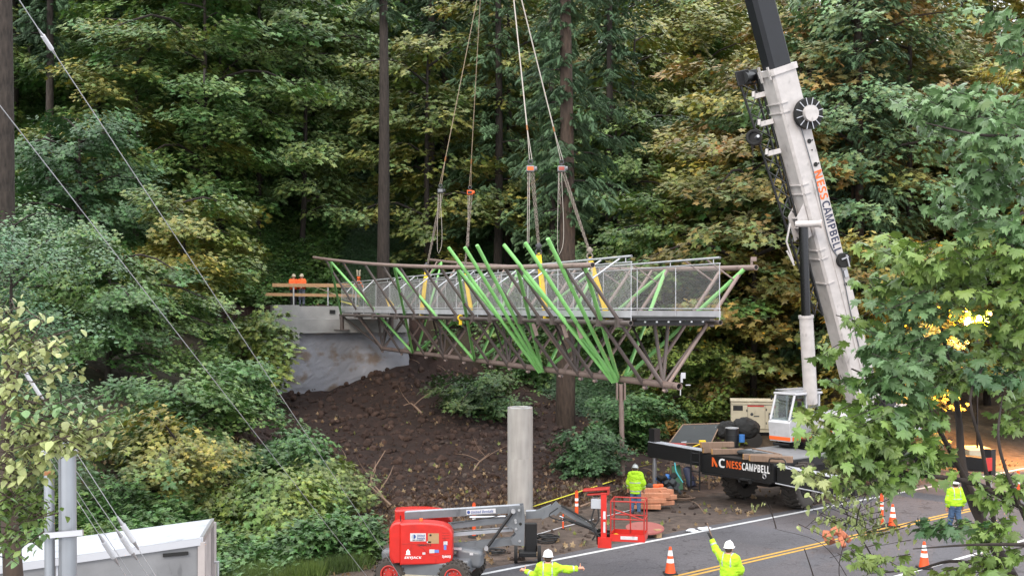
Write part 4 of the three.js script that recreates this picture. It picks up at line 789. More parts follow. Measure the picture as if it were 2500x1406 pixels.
  A('mirror', [rbox(0.2, 0.26, 0.05, x1 + 0.3, 3.6, -3.7, 0.02), rod(v(x1, 3.5, -3.75), v(x1 + 0.3, 3.6, -3.7), 0.015)], M.black);
  const bl = P(2157, 1031, 46.6), be = part(t, 'beacon', [cylY(0.09, 0.09, 0.04, bl.x, bl.y - 0.12, bl.z, 14)], M.black);
  { const m = mat('beaconLight', [0.8, 0.3, 0.03], 0.4, { emissive: new THREE.Color(1, 0.28, 0.02), emissiveIntensity: 9 }); part(be, 'beacon_lamp', ball(0.1, bl.x, bl.y, bl.z, 1, 1.1, 1), m); const L = new THREE.PointLight(0xff8a20, 12, 15); L.position.copy(bl).add(v(-0.05, 0, 0.22)); L.castShadow = true; scene.add(L); }

  // boom: a main section with two faces in view, an inner section, gear hung along it
  const b0 = P(2116, 1010, 47.2), b1 = P(1897, 165, 44.4), ax = b1.clone().sub(b0), len = ax.length(); ax.normalize();
  const toCam = v(0, EYE, 0).sub(b0.clone().lerp(b1, 0.5)).normalize(), right = ax.clone().cross(toCam).normalize().negate(); if (right.x < 0) right.negate();
  const fwd = right.clone().cross(ax).normalize(); if (fwd.dot(toCam) < 0) fwd.negate();
  const th = 33 * Math.PI / 180, side = fwd.clone().multiplyScalar(Math.cos(th)).addScaledVector(right, Math.sin(th)), belly = fwd.clone().multiplyScalar(Math.sin(th)).addScaledVector(right, -Math.cos(th));
  // boom frame: X across the lettered side (away from the belly), Y up the boom, Z out of the lettered side
  const BM = M4().makeBasis(belly.clone().negate(), ax, side).setPosition(b0), A2 = (name, g, m, par) => part(par, name, g, m, BM);
  if (BM.determinant() < 0) throw new Error('boom frame');
  const W = 1.08, D = 0.92, sect = (w, d, c) => [[-w / 2 + c, -d / 2], [w / 2 - c, -d / 2], [w / 2, -d / 2 + c], [w / 2, d / 2 - c * 0.4], [w / 2 - c * 0.4, d / 2], [-w / 2 + c, d / 2], [-w / 2, d / 2 - c], [-w / 2, -d / 2 + c]];
  const prism = (w, d, c, y0, y1) => extrude(sect(w, d, c), y1 - y0).applyMatrix4(M4().makeBasis(v(1, 0, 0), v(0, 0, 1), v(0, 1, 0))).translate(0, y0, 0);
  const flip = (g) => { g = clean(g); const p = g.attributes.position.array; for (let i = 0; i < p.length; i += 9) for (let k = 0; k < 3; k++) { const q = p[i + 3 + k]; p[i + 3 + k] = p[i + 6 + k]; p[i + 6 + k] = q; } g.deleteAttribute('normal'); g.computeVertexNormals(); return g; };
  const main = A2('boom_section', [flip(prism(W, D, 0.09, -0.6, len))], M.boomWhite, t);
  A2('boom_collar', [flip(prism(W + 0.14, D + 0.14, 0.1, len - 0.22, len + 0.02)), box(0.05, 0.5, 0.12, -W / 2 - 0.08, len - 0.1, 0.35), box(0.05, 0.62, 0.12, -W / 2 - 0.08, len - 0.1, -0.25)], M.boomWhite, main);
  A2('inner_boom', [flip(prism(W - 0.16, D - 0.14, 0.14, len, len + 46))], M.boomBlack, t);
  A2('boom_edge', box(0.03, 46, 0.05, (W - 0.16) / 2 + 0.005, len + 23, -0.1), M.alu, t);
  for (const u of [0.91, 0.885, 0.685, 0.66, 0.5, 0.475, 0.405]) A2('stiffener', [box(0.06, 0.045, D * 0.9, -W / 2 - 0.03, len * u, 0), box(0.3, 0.045, 0.06, -W / 2 + 0.18, len * u, D / 2 + 0.02)], M.boomWhite, main);
  A2('side_plate', [box(W * 0.5, len * 0.66, 0.03, W * 0.22, len * 0.36, D / 2 + 0.017)], M.boomWhite, main);
  const txt = (s, y0, y1, h, m) => { const g = letters(s, h, y1 - y0); g.rotateZ(-Math.PI / 2); A2('lettering', g.translate(0.12, y1, D / 2 + 0.034), m, main); };
  txt('NESS', len * 0.628, len * 0.708, 0.36, M.orangeText); txt('CAMPBELL', len * 0.475, len * 0.622, 0.36, M.textDark);
  for (const [x, u, r] of [[0.28, 0.79, 0.09], [0.42, 0.79, 0.03], [0.3, 0.765, 0.03], [0.3, 0.725, 0.09], [0.44, 0.725, 0.03], [0.25, 0.385, 0.08], [0.44, 0.385, 0.04], [0.3, 0.41, 0.04]]) A2('hole', rod(v(x, len * u, D / 2 + 0.02), v(x, len * u, D / 2 + 0.037), r, r, 16), M.blackMatt, main);
  // hose drum near the top, a second reel lower down
  const rc = v(0.42, len * 0.862, D / 2 + 0.2), dr = A2('hose_reel', [rod(v(rc.x, rc.y, rc.z - 0.12), v(rc.x, rc.y, rc.z + 0.1), 0.6, 0.6, 40)], M.blackMatt, t);
  A2('reel_hub', [rod(v(rc.x, rc.y, rc.z + 0.1), v(rc.x, rc.y, rc.z + 0.26), 0.32, 0.31, 32)], M.boomWhite, dr);
  for (let i = 0; i < 12; i++) { const a = i / 12 * 6.283; A2('spoke', bar(v(rc.x + 0.3 * Math.cos(a), rc.y + 0.3 * Math.sin(a), rc.z + 0.115), v(rc.x + 0.62 * Math.cos(a), rc.y + 0.62 * Math.sin(a), rc.z + 0.115), 0.03, 0.02, v(-Math.sin(a), Math.cos(a), 0)), M.alu, dr); }
  const r2 = v(0.36, len * 0.452, D / 2 + 0.1), d2 = A2('cable_reel', [rod(v(r2.x, r2.y, r2.z - 0.05), v(r2.x, r2.y, r2.z + 0.14), 0.29, 0.29, 28)], M.blackMatt, t);
  A2('reel_frame', [box(0.32, 0.05, 0.06, r2.x, r2.y + 0.1, r2.z + 0.18), box(0.05, 0.5, 0.06, r2.x + 0.1, r2.y - 0.05, r2.z + 0.18), box(0.16, 0.3, 0.1, r2.x - 0.02, r2.y - 0.55, r2.z - 0.02)], M.alu, d2);
  A2('hose_line', tube([v(0.05, len * 0.85, D / 2 + 0.05), v(0.1, len * 0.7, D / 2 + 0.05), v(0.02, len * 0.5, D / 2 + 0.06), v(0.2, len * 0.46, D / 2 + 0.08), v(0.14, len * 0.3, D / 2 + 0.06), v(0.1, len * 0.05, D / 2 + 0.06)], 0.025, 40, 5), M.liftGrey, main);
  // lift ram between the upper works and the boom
  const pin = P(1962, 545, 44.9), mid = P(1969, 772, 45.2), low = P(1981, 985, 45.6), ram = part(t, 'lift_cylinder', [rod(low, mid, 0.27, 0.27, 24), rod(mid.clone().lerp(low, 0.02), mid.clone().lerp(pin, 0.01), 0.3, 0.3, 24)], M.boomWhite);
  part(ram, 'ram_rod', rod(mid, pin, 0.185, 0.185, 22), M.steelDark);
  const rbk = A2('ram_bracket', [-0.3, 0.3].map((z) => extrude([[-0.02, 1.0], [-0.02, -0.3], [-0.46, -0.42], [-0.46, 0.6]], 0.05).translate(-W / 2, len * 0.565, z - 0.025)).concat([box(0.3, 0.04, 0.6, -W / 2 - 0.2, len * 0.565 + 0.5, 0), box(0.3, 0.04, 0.6, -W / 2 - 0.2, len * 0.565 + 0.1, 0)]), M.boomWhite, t);
  part(rbk, 'ram_pin', [rod(P(1944, 547, 44.9), P(2003, 546, 44.5), 0.13, 0.13, 16), rod(P(2003, 546, 44.5), P(2008, 546, 44.47), 0.17, 0.17, 18)], M.boomWhite);
  part(t, 'ram_link', [bar(P(1930, 545, 44.9), P(1921, 590, 45), 0.08, 0.06, v(0, 0, 1)), bar(P(1921, 590, 45), P(1938, 640, 45.1), 0.08, 0.06, v(0, 0, 1)), bar(P(1922, 612, 45), P(1940, 648, 45.1), 0.06, 0.06, v(0, 0, 1))], M.boomWhite);
  // black lattice jib folded along the far side of the boom
  const j = thing('lattice_jib', 'black lattice jib folded along the left side of the crane boom', 'crane jib', P(1985, 760, 45.8));
  const e = [[P(1808, 205, 45.4), P(1990, 770, 46.2)], [P(1856, 195, 45), P(2010, 770, 45.8)], [P(1838, 190, 46.2), P(2008, 770, 47)]];
  for (const [a, b] of e) part(j, 'chord', rod(a, b, 0.05, 0.05, 8), M.black);
  for (let i = 0; i < 16; i++) for (const [a, b] of [[0, 1], [1, 2], [2, 0]]) part(j, 'lacing', rod(e[a][0].clone().lerp(e[a][1], i / 16), e[b][0].clone().lerp(e[b][1], (i + 1) / 16), 0.026, 0.026, 6), M.black);
  const hd = P(1815, 190, 45.4), sh = P(1842, 338, 45.2);
  part(j, 'jib_head', [rbox(0.62, 0.6, 0.1, hd.x, hd.y, hd.z, 0.04, 0, 0.3, 0.25), rbox(0.62, 0.6, 0.1, hd.x + 0.42, hd.y + 0.1, hd.z - 0.45, 0.04, 0, 0.3, 0.25), rod(hd, hd.clone().add(v(0.42, 0.1, -0.45)), 0.24, 0.24, 20), box(0.2, 1.0, 0.3, hd.x + 0.75, hd.y - 0.25, hd.z - 0.2, 0, 0, 0.2)], M.black);
  part(j, 'sheave', [rod(sh.clone().add(v(-0.06, 0, 0.25)), sh.clone().add(v(0.1, 0, -0.2)), 0.27, 0.27, 24), torus(0.26, 0.06, sh.x - 0.07, sh.y, sh.z + 0.27, 0)], M.blackMatt); part(j, 'sheave_pin', rod(sh, sh.clone().add(v(0.05, 0.02, 0.5)), 0.06), M.alu);
  for (const [px, py] of [[1858, 232], [1872, 300], [1890, 372]]) { const q = P(px, py, 44.9); part(j, 'jib_bracket', [rbox(0.55, 0.2, 0.16, q.x, q.y, q.z, 0.02, 0, 0, 0.25), rod(q.clone().add(v(-0.3, -0.1, 0.1)), q.clone().add(v(-0.3, 0.12, 0.1)), 0.07)], M.boomWhite); }
  // spreader above the frame, from which the ropes hang
  const s0 = P(1170, -34, 48), s1 = P(1245, -114, 38), sp = thing('spreader_beam', 'yellow spreader beam above the wire ropes', 'spreader', s0);
  part(sp, 'beam', bar(s0, s1, 0.2, 0.3, UPV), M.yellowSling); const hk = s0.clone().lerp(s1, 0.5).add(v(0, 5, 0)); part(sp, 'bridle', [rod(s0, hk, 0.03), rod(s1, hk, 0.03)], M.cable);
  const bt = v(0, len + 44, D / 2 + 0.1).applyMatrix4(BM); part(sp, 'hoist_rope', rod(hk, bt, 0.03), M.cable);
}
// ---------------------------------------------------------------- things on and beside the crane
{
  const timber = (label, x, y, z, L, ry, s = 0.2) => { const t = thing('timber_block', label, 'timber', CP(x, y, z), 'timber blocks on the crane carrier'), m = CR.clone().multiply(M4().makeRotationY(ry).setPosition(x, y, z)); const b = part(t, 'beam', rbox(s, s, L, 0, s / 2, 0, 0.012), M.woodOld, m); part(b, 'end_grain', box(s * 0.96, s * 0.96, 0.006, 0, s / 2, L / 2 + 0.003), M.woodEnd, m); };
  timber('upper timber block with yellow end on the left stack over the crane front', -1.55, 2.05, -0.55, 1.3, -0.5); timber('short lower timber block of the left stack over the crane front', -1.65, 1.85, -0.35, 0.7, -0.5); timber('timber block lying right of the left stack over the crane front', -1.0, 1.85, -0.5, 1.2, -0.55);
  timber('left timber of the three at the right end of the crane front', 0.65, 1.82, -0.45, 1.3, -0.7); timber('middle timber of the three at the right end of the crane front', 1.0, 1.82, -0.3, 1.2, -0.6); timber('right timber of the three at the right end of the crane front', 1.3, 1.82, -0.25, 1.5, -0.95, 0.22);
  single("hose", tube([CP(-1.2, 1.9, -2.2), CP(-0.6, 2.0, -1.6), CP(0.2, 1.88, -1.9), CP(0.8, 1.9, -1.4), CP(0.6, 1.88, -0.9), CP(0.1, 1.9, -1.1)], 0.03, 30, 6), M.woodOld, 'thin brown hose lying on the crane carrier deck', 'hose');
  const rg = []; { const r = rngOf(3); for (let i = 0; i < 9; i++) rg.push(ball(0.22, -0.45 + r() * 1.0, 1.88 + r() * 0.1, -0.5 - r() * 0.4, 1.3, 0.5, 0.9)); } single('rag_heap', rg, M.padDark, 'dark rag heap between the timbers on the crane front', 'rags', null, CR);
  // generator
  const q = P(1880, 1052, 50), a = 0.17, Gm = M4().makeRotationY(-a).setPosition(P(1842, 1046, 51).x, 1.0, -51), t = thing('generator', 'tan diesel generator box on a trailer behind the crane', 'generator', v(P(1842, 1046, 51).x, 1, -51)), X = (n, g, m, par = t) => part(par, n, g, m, Gm);
  const by = P(1842, 1046, 51).y - 1.0, bd = X('body', [rbox(2.05, 1.2, 1.2, 0, by + 0.62, 0, 0.04), box(2.1, 0.12, 1.1, 0, by - 0.04, 0)], M.cream); X('roof', rbox(2.1, 0.07, 1.26, 0, by + 1.26, 0, 0.02), M.cream, bd);
  X('door_seam', [box(0.012, 1.05, 0.01, -0.3, by + 0.6, 0.602), box(0.012, 1.05, 0.01, 0.45, by + 0.6, 0.602), box(2.0, 0.02, 0.01, 0, by + 1.1, 0.602)], M.padDark, bd);
  X('red_band', [box(0.72, 0.06, 0.012, 0.05, by + 1.05, 0.604), box(0.16, 0.09, 0.012, 0.83, by + 1.02, 0.604)], M.basketRed, bd); X('vent', [rbox(0.42, 0.22, 0.02, -0.72, by + 0.95, 0.605, 0.008), box(0.55, 0.3, 0.012, -0.65, by + 0.22, 0.603)], M.blackMatt, bd);
  X('control_panel', [box(0.24, 0.26, 0.014, 0.72, by + 0.62, 0.606)], M.black, bd); X('lettering', place(letters('T25', 0.13, 0.25), 0.62, by + 0.12, 0.604), M.textBlack, bd); X('lettering', [place(letters('RH', 0.13, 0.16), 0.64, by + 0.55, 0.614)], M.textWhite, bd); X('latch', [box(0.04, 0.1, 0.02, -0.34, by + 0.4, 0.607), box(0.04, 0.1, 0.02, -0.34, by + 0.85, 0.607), box(0.04, 0.1, 0.02, 0.5, by + 0.3, 0.607), box(0.04, 0.1, 0.02, 0.5, by + 0.9, 0.607)], M.black, bd);
  X('logo', [ball(0.07, -0.12, by + 0.68, 0.6, 1, 1, 0.08), box(0.24, 0.05, 0.008, 0.08, by + 0.6, 0.604)], M.padDark, bd); X('exhaust', cylY(0.04, 0.04, 0.22, 0.75, by + 1.28, 0.1, 10), M.steelDark);
  const stand = X('trailer_frame', [box(2.3, 0.14, 1.2, 0, by - 0.17, 0)], M.steelDark); for (const s of [-1, 1]) X('trailer_wheel', rod(v(0, by - 0.45, s * 0.66), v(0, by - 0.45, s * 0.48), 0.34, 0.34, 20), M.rubber); X('trailer_leg', [box(0.08, 0.9, 0.08, 1.0, by - 0.6, 0), box(0.08, 0.9, 0.08, -1.0, by - 0.6, 0)], M.steelDark);
  // leaning outrigger mat with stickers
  const m0 = P(1633, 1084, 47.6), m1 = P(1737, 1082, 46.6), m2 = P(1760, 1034, 47.4), m3 = P(1668, 1037, 48.4), mt = thing('outrigger_mat', 'dark square outrigger mat with stickers leaning behind the crane beam', 'outrigger mat', m0);
  part(mt, 'board', slab(m0, m1, m2, m3, 0.06), M.padDark); const on = (u, w) => m0.clone().lerp(m1, u).lerp(m3.clone().lerp(m2, u), w), nn = m1.clone().sub(m0).cross(m3.clone().sub(m0)).normalize().multiplyScalar(0.005);
  const patch = (u0, u1, w0, w1) => slab(...[[u0, w0], [u1, w0], [u1, w1], [u0, w1]].map(([u, w]) => on(u, w).add(nn)), 0.004);
  part(mt, 'frame', [[m0, m1], [m1, m2], [m2, m3], [m3, m0]].map(([a, b]) => rod(a, b, 0.03, 0.03, 6)), M.woodOld); part(mt, 'yellow_sticker', patch(0.36, 0.62, 0.66, 0.82), M.lineYellow); part(mt, 'sticker', [patch(0.3, 0.38, 0.68, 0.76), patch(0.38, 0.48, 0.42, 0.52), patch(0.34, 0.44, 0.22, 0.3), patch(0.28, 0.4, 0.06, 0.12), patch(0.84, 0.92, 0.8, 0.86)], M.liftGreyLight);
  for (const s of [0.05, 0.95]) { const f = m0.clone().lerp(m1, s); part(mt, 'prop', bar(f, v(f.x, 0, f.z), 0.06, 0.06, v(1, 0, 0)), M.woodOld); }
  single('red_tray', rbox(0.95, 0.2, 0.3, ...P(1646, 1088, 46).toArray(), 0.03, 0, 0.1, -0.06), M.basketRed, 'red plastic tray on the left outrigger beam', 'tray');
  { const c = P(1712, 1084, 45.5); single('yellow_strap', [tube([c.clone().add(v(-0.55, -0.24, 0)), c.clone().add(v(-0.2, -0.05, 0.1)), c.clone().add(v(0.1, 0.06, 0.1))], 0.03, 10, 6), rbox(0.26, 0.1, 0.2, c.x + 0.05, c.y + 0.1, c.z + 0.05, 0.02)], M.yellowSling, 'yellow ratchet strap on the timber stack over the crane front', 'strap'); }
  // bags and barrels on the deck
  const bag = (px, py, d, w, h, label, seed) => { const c = P(px, py, d), g = new THREE.IcosahedronGeometry(1, 4), p = g.attributes.position; for (let i = 0; i < p.count; i++) { const x = p.getX(i), y = p.getY(i), z = p.getZ(i), k = 1 + 0.2 * fbm(x * 1.6 + seed, y * 1.6, z * 1.6); p.setXYZ(i, x * k * w, Math.max(-0.75, y * k) * h, z * k * w * 0.8); } g.deleteAttribute('normal'); g.computeVertexNormals(); single('black_bag', g.translate(c.x, c.y, c.z), M.blackMatt, label, 'bag', 'black bags on the crane deck'); };
  bag(1776, 1052, 47.2, 0.4, 0.42, 'black bag left of the barrel behind the crane mat', 3); bag(1820, 1047, 47.4, 0.55, 0.5, 'large black bag right of the barrel in front of the generator', 6);
  { const c = P(1788, 1072, 46.4), t2 = thing('barrel', 'black ribbed barrel between the black bags on the crane deck', 'barrel', c.clone().add(v(0, -0.3, 0))); part(t2, 'drum', [cylY(0.27, 0.27, 0.8, c.x, c.y - 0.35, c.z, 24), torus(0.272, 0.012, c.x, c.y - 0.1, c.z), torus(0.272, 0.012, c.x, c.y + 0.18, c.z)], M.black); part(t2, 'lid_rim', torus(0.26, 0.02, c.x, c.y + 0.45, c.z), M.galv); }
  { const c = P(1812, 1070, 46.2); single('blue_can', cylY(0.12, 0.12, 0.3, c.x, c.y - 0.15, c.z, 16), M.tarpBlue, 'small blue can beside the black barrel', 'can'); }
  // light tower beyond the crane and its beam
  const lp = P(2392, 778, 52), lt = thing('light_tower', 'work light tower glowing warm white behind the right hand maple', 'light tower', v(lp.x, land(lp.x, 52), -52));
  part(lt, 'mast', rod(v(lp.x, land(lp.x, 52), -52.2), v(lp.x, lp.y + 0.3, -52.2), 0.045), M.steelDark); part(lt, 'base', [rbox(1.2, 0.8, 1.6, lp.x, land(lp.x, 52) + 0.6, -52.4, 0.05)], M.cream); part(lt, 'crossbar', box(1.3, 0.05, 0.05, lp.x, lp.y, -52.2), M.steelDark);
  const glow = mat('lampGlow', [1, 0.9, 0.7], 0.5, { emissive: new THREE.Color(1, 0.66, 0.32), emissiveIntensity: 30 });
  for (const [x, y] of [[-0.5, 0.24], [0.06, -0.02], [-0.55, -0.2], [0.45, 0.26]]) { const big = x === 0.06 ? 0.19 : 0.11, h = part(lt, 'lamp_head', rbox(big * 2.3, big * 2.1, 0.2, lp.x + x, lp.y + y, -52.1, 0.03), M.alu); part(h, 'lamp_face', box(big * 2, big * 1.8, 0.02, lp.x + x, lp.y + y, -51.99), glow); }
  const L = new THREE.SpotLight(0xffac48, 1900, 60, 0.62, 0.8, 2); L.position.set(lp.x - 0.2, lp.y, -51.7); L.target.position.set(lp.x - 9, 5, -66); L.castShadow = true; scene.add(L, L.target);
  const L3 = new THREE.SpotLight(0xffb055, 1100, 60, 0.6, 0.8, 2); L3.position.set(lp.x + 0.45, lp.y + 0.26, -51.7); L3.target.position.set(lp.x + 1, -2, -56.5); L3.castShadow = true; scene.add(L3, L3.target);
  const L2 = new THREE.PointLight(0xffb060, 110, 60); L2.position.set(lp.x + 0.06, lp.y - 0.02, -51.6); L2.castShadow = true; scene.add(L2);
}

// ---------------------------------------------------------------- the red boom lift
{
  const ox = -2.29, od = 30.5, L0 = M4().makeScale(0.96, 0.96, 0.96).setPosition(ox, -0.06, -od), CH = M4().makeRotationY(-0.22).scale(v(0.96, 0.96, 0.96)).setPosition(ox, -0.06, -od);
  const t = thing('boom_lift', 'red and grey boom lift with folded arms in front of the round pier', 'boom lift', v(ox, 0, -od));
  const X = (n, g, m, par = t) => part(par, n, g, m, L0), Y = (n, g, m, par = t) => part(par, n, g, m, CH);
  // chassis and wheels; x to the right, z towards the road
  const ch = Y('chassis', [rbox(2.3, 0.42, 0.95, 0.1, 0.62, -0.35, 0.06), rbox(1.5, 0.4, 1.2, 0, 0.6, -0.2, 0.05), rbox(0.75, 0.5, 0.5, 1.15, 0.82, -0.45, 0.12, 0, 0, -0.12), rbox(0.75, 0.45, 0.5, -1.0, 0.76, -0.4, 0.12, 0, 0, 0.12)], M.liftGrey);
  Y('bumper', [rbox(1.25, 0.17, 0.03, 0.03, 0.36, 0.42, 0.02)], M.cream, ch); Y('lettering', place(letters('1-800-UR-RENTS', 0.095, 1.1), -0.52, 0.31, 0.437), M.textBlack, ch);
  Y('sticker', [box(0.24, 0.07, 0.01, 0.85, 1.08, -0.19), box(0.1, 0.06, 0.01, 1.25, 0.95, -0.19), box(0.28, 0.06, 0.01, -0.98, 0.95, -0.14)], M.label, ch);
  Y('axle', [box(1.9, 0.16, 0.16, 0, 0.42, 0.2), box(1.9, 0.16, 0.16, 0, 0.42, -1.3)], M.blackMatt, ch);
  const wheel = (x, z, flipz) => {
    const W = CH.clone().multiply(M4().makeRotationY(flipz ? Math.PI : 0).setPosition(x, 0.42, z)), q = (n, g, m, par) => part(par, n, g, m, W);
    const prof = [[0.24, -0.16], [0.34, -0.18], [0.4, -0.15], [0.42, -0.1], [0.42, 0.1], [0.4, 0.15], [0.34, 0.18], [0.24, 0.16]].map((e) => new THREE.Vector2(...e)), lugs = [];
    for (let i = 0; i < 20; i++) for (const s of [-1, 1]) { const a = (i + (s > 0 ? 0.5 : 0)) / 20 * 6.283, g = box(0.055, 0.045, 0.19); g.rotateY(s * 0.5); g.translate(0, 0.425, s * 0.09); g.rotateZ(a); lugs.push(g); }
    const w = q('wheel', [rod(v(0, 0, -0.1), v(0, 0, 0.08), 0.23, 0.23, 24), rod(v(0, 0, 0), v(0, 0, 0.14), 0.09, 0.08, 14)], M.rim, t);
    q('rim_edge', torus(0.235, 0.022, 0, 0, 0.15, 0), M.rim, w); q('tyre', new THREE.LatheGeometry(prof, 36).rotateX(Math.PI / 2), M.tyreDust, w); q('tread', lugs, M.tyreDust, w).userData.kind = 'stuff';
    for (let i = 0; i < 8; i++) q('wheel_nut', rod(v(0.15 * Math.cos(i * 0.785), 0.15 * Math.sin(i * 0.785), 0.08), v(0.15 * Math.cos(i * 0.785), 0.15 * Math.sin(i * 0.785), 0.11), 0.014, 0.014, 6), M.alu, w);
  };
  wheel(-0.93, 0.28, 0); wheel(0.9, 0.28, 0); wheel(-0.93, -1.35, 1); wheel(0.9, -1.35, 1);
  X('turntable', cylY(0.62, 0.6, 0.2, 0, 0.8, -0.35, 30), M.steelDark);
  // red covers
  const hood = (x0, x1, round) => { const s = new THREE.Shape(), y0 = 0.78, y1 = 1.82; s.moveTo(x0 + (round ? 0.08 : 0), y0); s.lineTo(x1 - (round ? 0 : 0.12), y0 + 0.03); if (round) { s.lineTo(x1, y1 + 0.02); s.quadraticCurveTo(x0, y1 + 0.03, x0, y1 - 0.2); s.lineTo(x0, 1.1); s.quadraticCurveTo(x0, y0 + 0.05, x0 + 0.1, y0); } else { s.quadraticCurveTo(x1, y0 + 0.04, x1, y0 + 0.2); s.lineTo(x1, y1 - 0.28); s.quadraticCurveTo(x1 - 0.02, y1 - 0.08, x1 - 0.25, y1 - 0.03); s.quadraticCurveTo((x0 + x1) / 2, y1 + 0.06, x0, y1); } s.closePath(); return new THREE.ExtrudeGeometry(s, { depth: 0.42, bevelEnabled: true, bevelSize: 0.05, bevelThickness: 0.07, bevelSegments: 4, curveSegments: 10 }); };
  const door = X('side_cover', hood(-0.63, 0.72, false).translate(0, 0, 0.02), M.liftRed), tail = X('tail_cover', hood(-0.93, -0.7, true).translate(0, 0, -0.05), M.liftRed);
  X('far_cover', [hood(-0.9, 0.62, false).scale(1, 1.06, 1).translate(0, 0.03, -1.25)], M.liftRed); X('tail_weight', rbox(0.4, 0.8, 1.1, -0.75, 1.2, -0.6, 0.1), M.liftRed);
  const zf = 0.512, ss = (n, g, m) => X(n, g, m, door);
  ss('cover_crease', [tube([v(-0.62, 1.32, zf), v(-0.3, 1.32, zf), v(-0.05, 1.2, zf), v(0.12, 1.04, zf), v(0.3, 1.0, zf), v(0.72, 1.06, zf)], 0.008, 24, 4)], M.basketRed);
  ss('vent_slot', [box(0.2, 0.02, 0.006, 0.58, 1.62, zf), box(0.2, 0.03, 0.006, 0.58, 1.55, zf), box(0.2, 0.03, 0.006, 0.58, 1.48, zf)], M.basketRed); ss('control_panel', [box(0.3, 0.28, 0.006, 0.24, 1.47, zf)], M.cardboard); ss('key_switch', ball(0.03, 0.16, 1.56, zf), M.black);
  ss('sticker', [rbox(0.43, 0.22, 0.006, -0.18, 1.5, zf, 0.003), box(0.11, 0.1, 0.006, 0.57, 1.34, zf), box(0.14, 0.1, 0.006, 0.2, 1.12, zf), box(0.08, 0.06, 0.006, -0.02, 1.06, zf), box(0.12, 0.04, 0.006, 0.12, 1.37, zf)], M.label);
  ss('blue_sticker', [box(0.12, 0.08, 0.006, 0.33, 1.12, zf), box(0.07, 0.14, 0.006, 0.56, 1.23, zf)], M.blueLabel);
  ss('lettering', [place(letters('United', 0.055, 0.2), -0.2, 1.52, zf + 0.003), place(letters('Rentals', 0.055, 0.21), -0.2, 1.45, zf + 0.003)], M.textBlue); ss('lettering', place(letters('10464272', 0.06, 0.38), -0.2, 1.26, zf), M.textBlack); ss('lettering', place(letters('800-UR-RENTS', 0.035, 0.3), -0.33, 1.405, zf + 0.003), M.textBlack);
  ss('lettering', place(letters('SKYJACK', 0.08, 0.46, bold, 0.25), -0.56, 0.9, zf), M.textWhite); ss('lettering', place(letters('SJ46AJ', 0.08, 0.23), 0.48, 0.93, zf), M.textWhite); ss('emblem', [place(extrude([[-0.07, 0], [0.07, 0], [0.05, 0.04], [0.05, 0.1], [0, 0.16], [-0.05, 0.1], [-0.05, 0.04]], 0.004), -0.45, 1.02, zf)], M.textWhite);
  for (const [k, m] of [[-1, M.textBlue], [1, M.liftGreyLight]]) { const s = new THREE.Shape(); s.absarc(0, 0, 0.06, -Math.PI / 2, Math.PI / 2); const g = new THREE.ExtrudeGeometry(s, { depth: 0.004, bevelEnabled: false }); if (k > 0) g.rotateZ(Math.PI); ss('emblem', g.translate(-0.3, 1.52, zf + 0.003), m); }
  X('lettering', [box(0.17, 0.1, 0.006, -0.83, 1.45, 0.432), box(0.05, 0.04, 0.006, -0.9, 0.95, 0.432)], M.label, tail); X('latch', box(0.06, 0.07, 0.1, -0.66, 1.83, 0.3), M.basketRed, tail);
  X('beacon', [rod(v(-0.12, 1.86, 0.2), v(-0.12, 1.96, 0.2), 0.06, 0.045, 14)], M.orange); X('hose_guard', rod(v(-0.68, 1.88, 0.25), v(-0.68, 2.05, 0.25), 0.015), M.black);
  // stack of arms, from the turret to the knuckle
  const arm = (n, x0, y0, x1, y1, h, z, w, m) => X(n, bar(v(x0, y0, z), v(x1, y1, z - 0.1), w, h, v(0, 0, 1)), m);
  const up = arm('upper_boom', -0.62, 1.94, 2.62, 2.12, 0.2, -0.35, 0.24, M.liftGrey); X('boom_top_edge', bar(v(-0.6, 2.045, -0.35), v(2.6, 2.225, -0.45), 0.2, 0.01, v(0, 0, 1)), M.liftGreyLight, up);
  const dec = M4().makeRotationZ(0.0556).setPosition(0, 0, 0), plate = box(0.82, 0.13, 0.008, 0, 0, 0); X('sticker', plate.clone().applyMatrix4(dec).translate(1.52, 2.06, -0.278), M.label, up); X('lettering', letters('United Rentals', 0.085, 0.62, bold, 0.15).applyMatrix4(dec).translate(1.24, 2.0, -0.273), M.textBlue, up); X('emblem', ball(0.05, 1.17, 2.04, -0.275, 1, 1, 0.06), M.textBlue, up);
  arm('riser_arm', 0.6, 1.66, 2.4, 1.84, 0.17, -0.3, 0.16, M.liftGrey); arm('riser_link', 0.6, 1.42, 2.4, 1.56, 0.12, -0.3, 0.12, M.liftGreyLight); arm('lower_arm', 0.55, 1.04, 2.6, 1.24, 0.2, -0.3, 0.22, M.liftGrey);
  X('extension_ram', rod(v(1.2, 1.9, -0.28), v(2.2, 1.92, -0.3), 0.035), M.chrome); X('hydraulic_hose', [tube([v(0.7, 1.75, -0.18), v(1.4, 1.84, -0.18), v(2.1, 1.98, -0.2)], 0.012, 12, 5), tube([v(0.7, 1.5, -0.18), v(1.5, 1.56, -0.18), v(2.3, 1.6, -0.2)], 0.012, 12, 5)], M.black);
  const kn = X('knuckle', [extrude([[2.22, 1.7], [2.32, 2.2], [2.7, 2.24], [2.74, 1.9], [2.72, 1.12], [2.4, 1.16], [2.36, 1.3], [2.5, 1.45], [2.42, 1.6]], 0.03, 0.006).translate(0, 0, -0.2), extrude([[2.22, 1.7], [2.32, 2.2], [2.7, 2.24], [2.74, 1.9], [2.72, 1.12], [2.4, 1.16], [2.36, 1.3], [2.5, 1.45], [2.42, 1.6]], 0.03, 0.006).translate(0, 0, -0.6)], M.liftGrey);
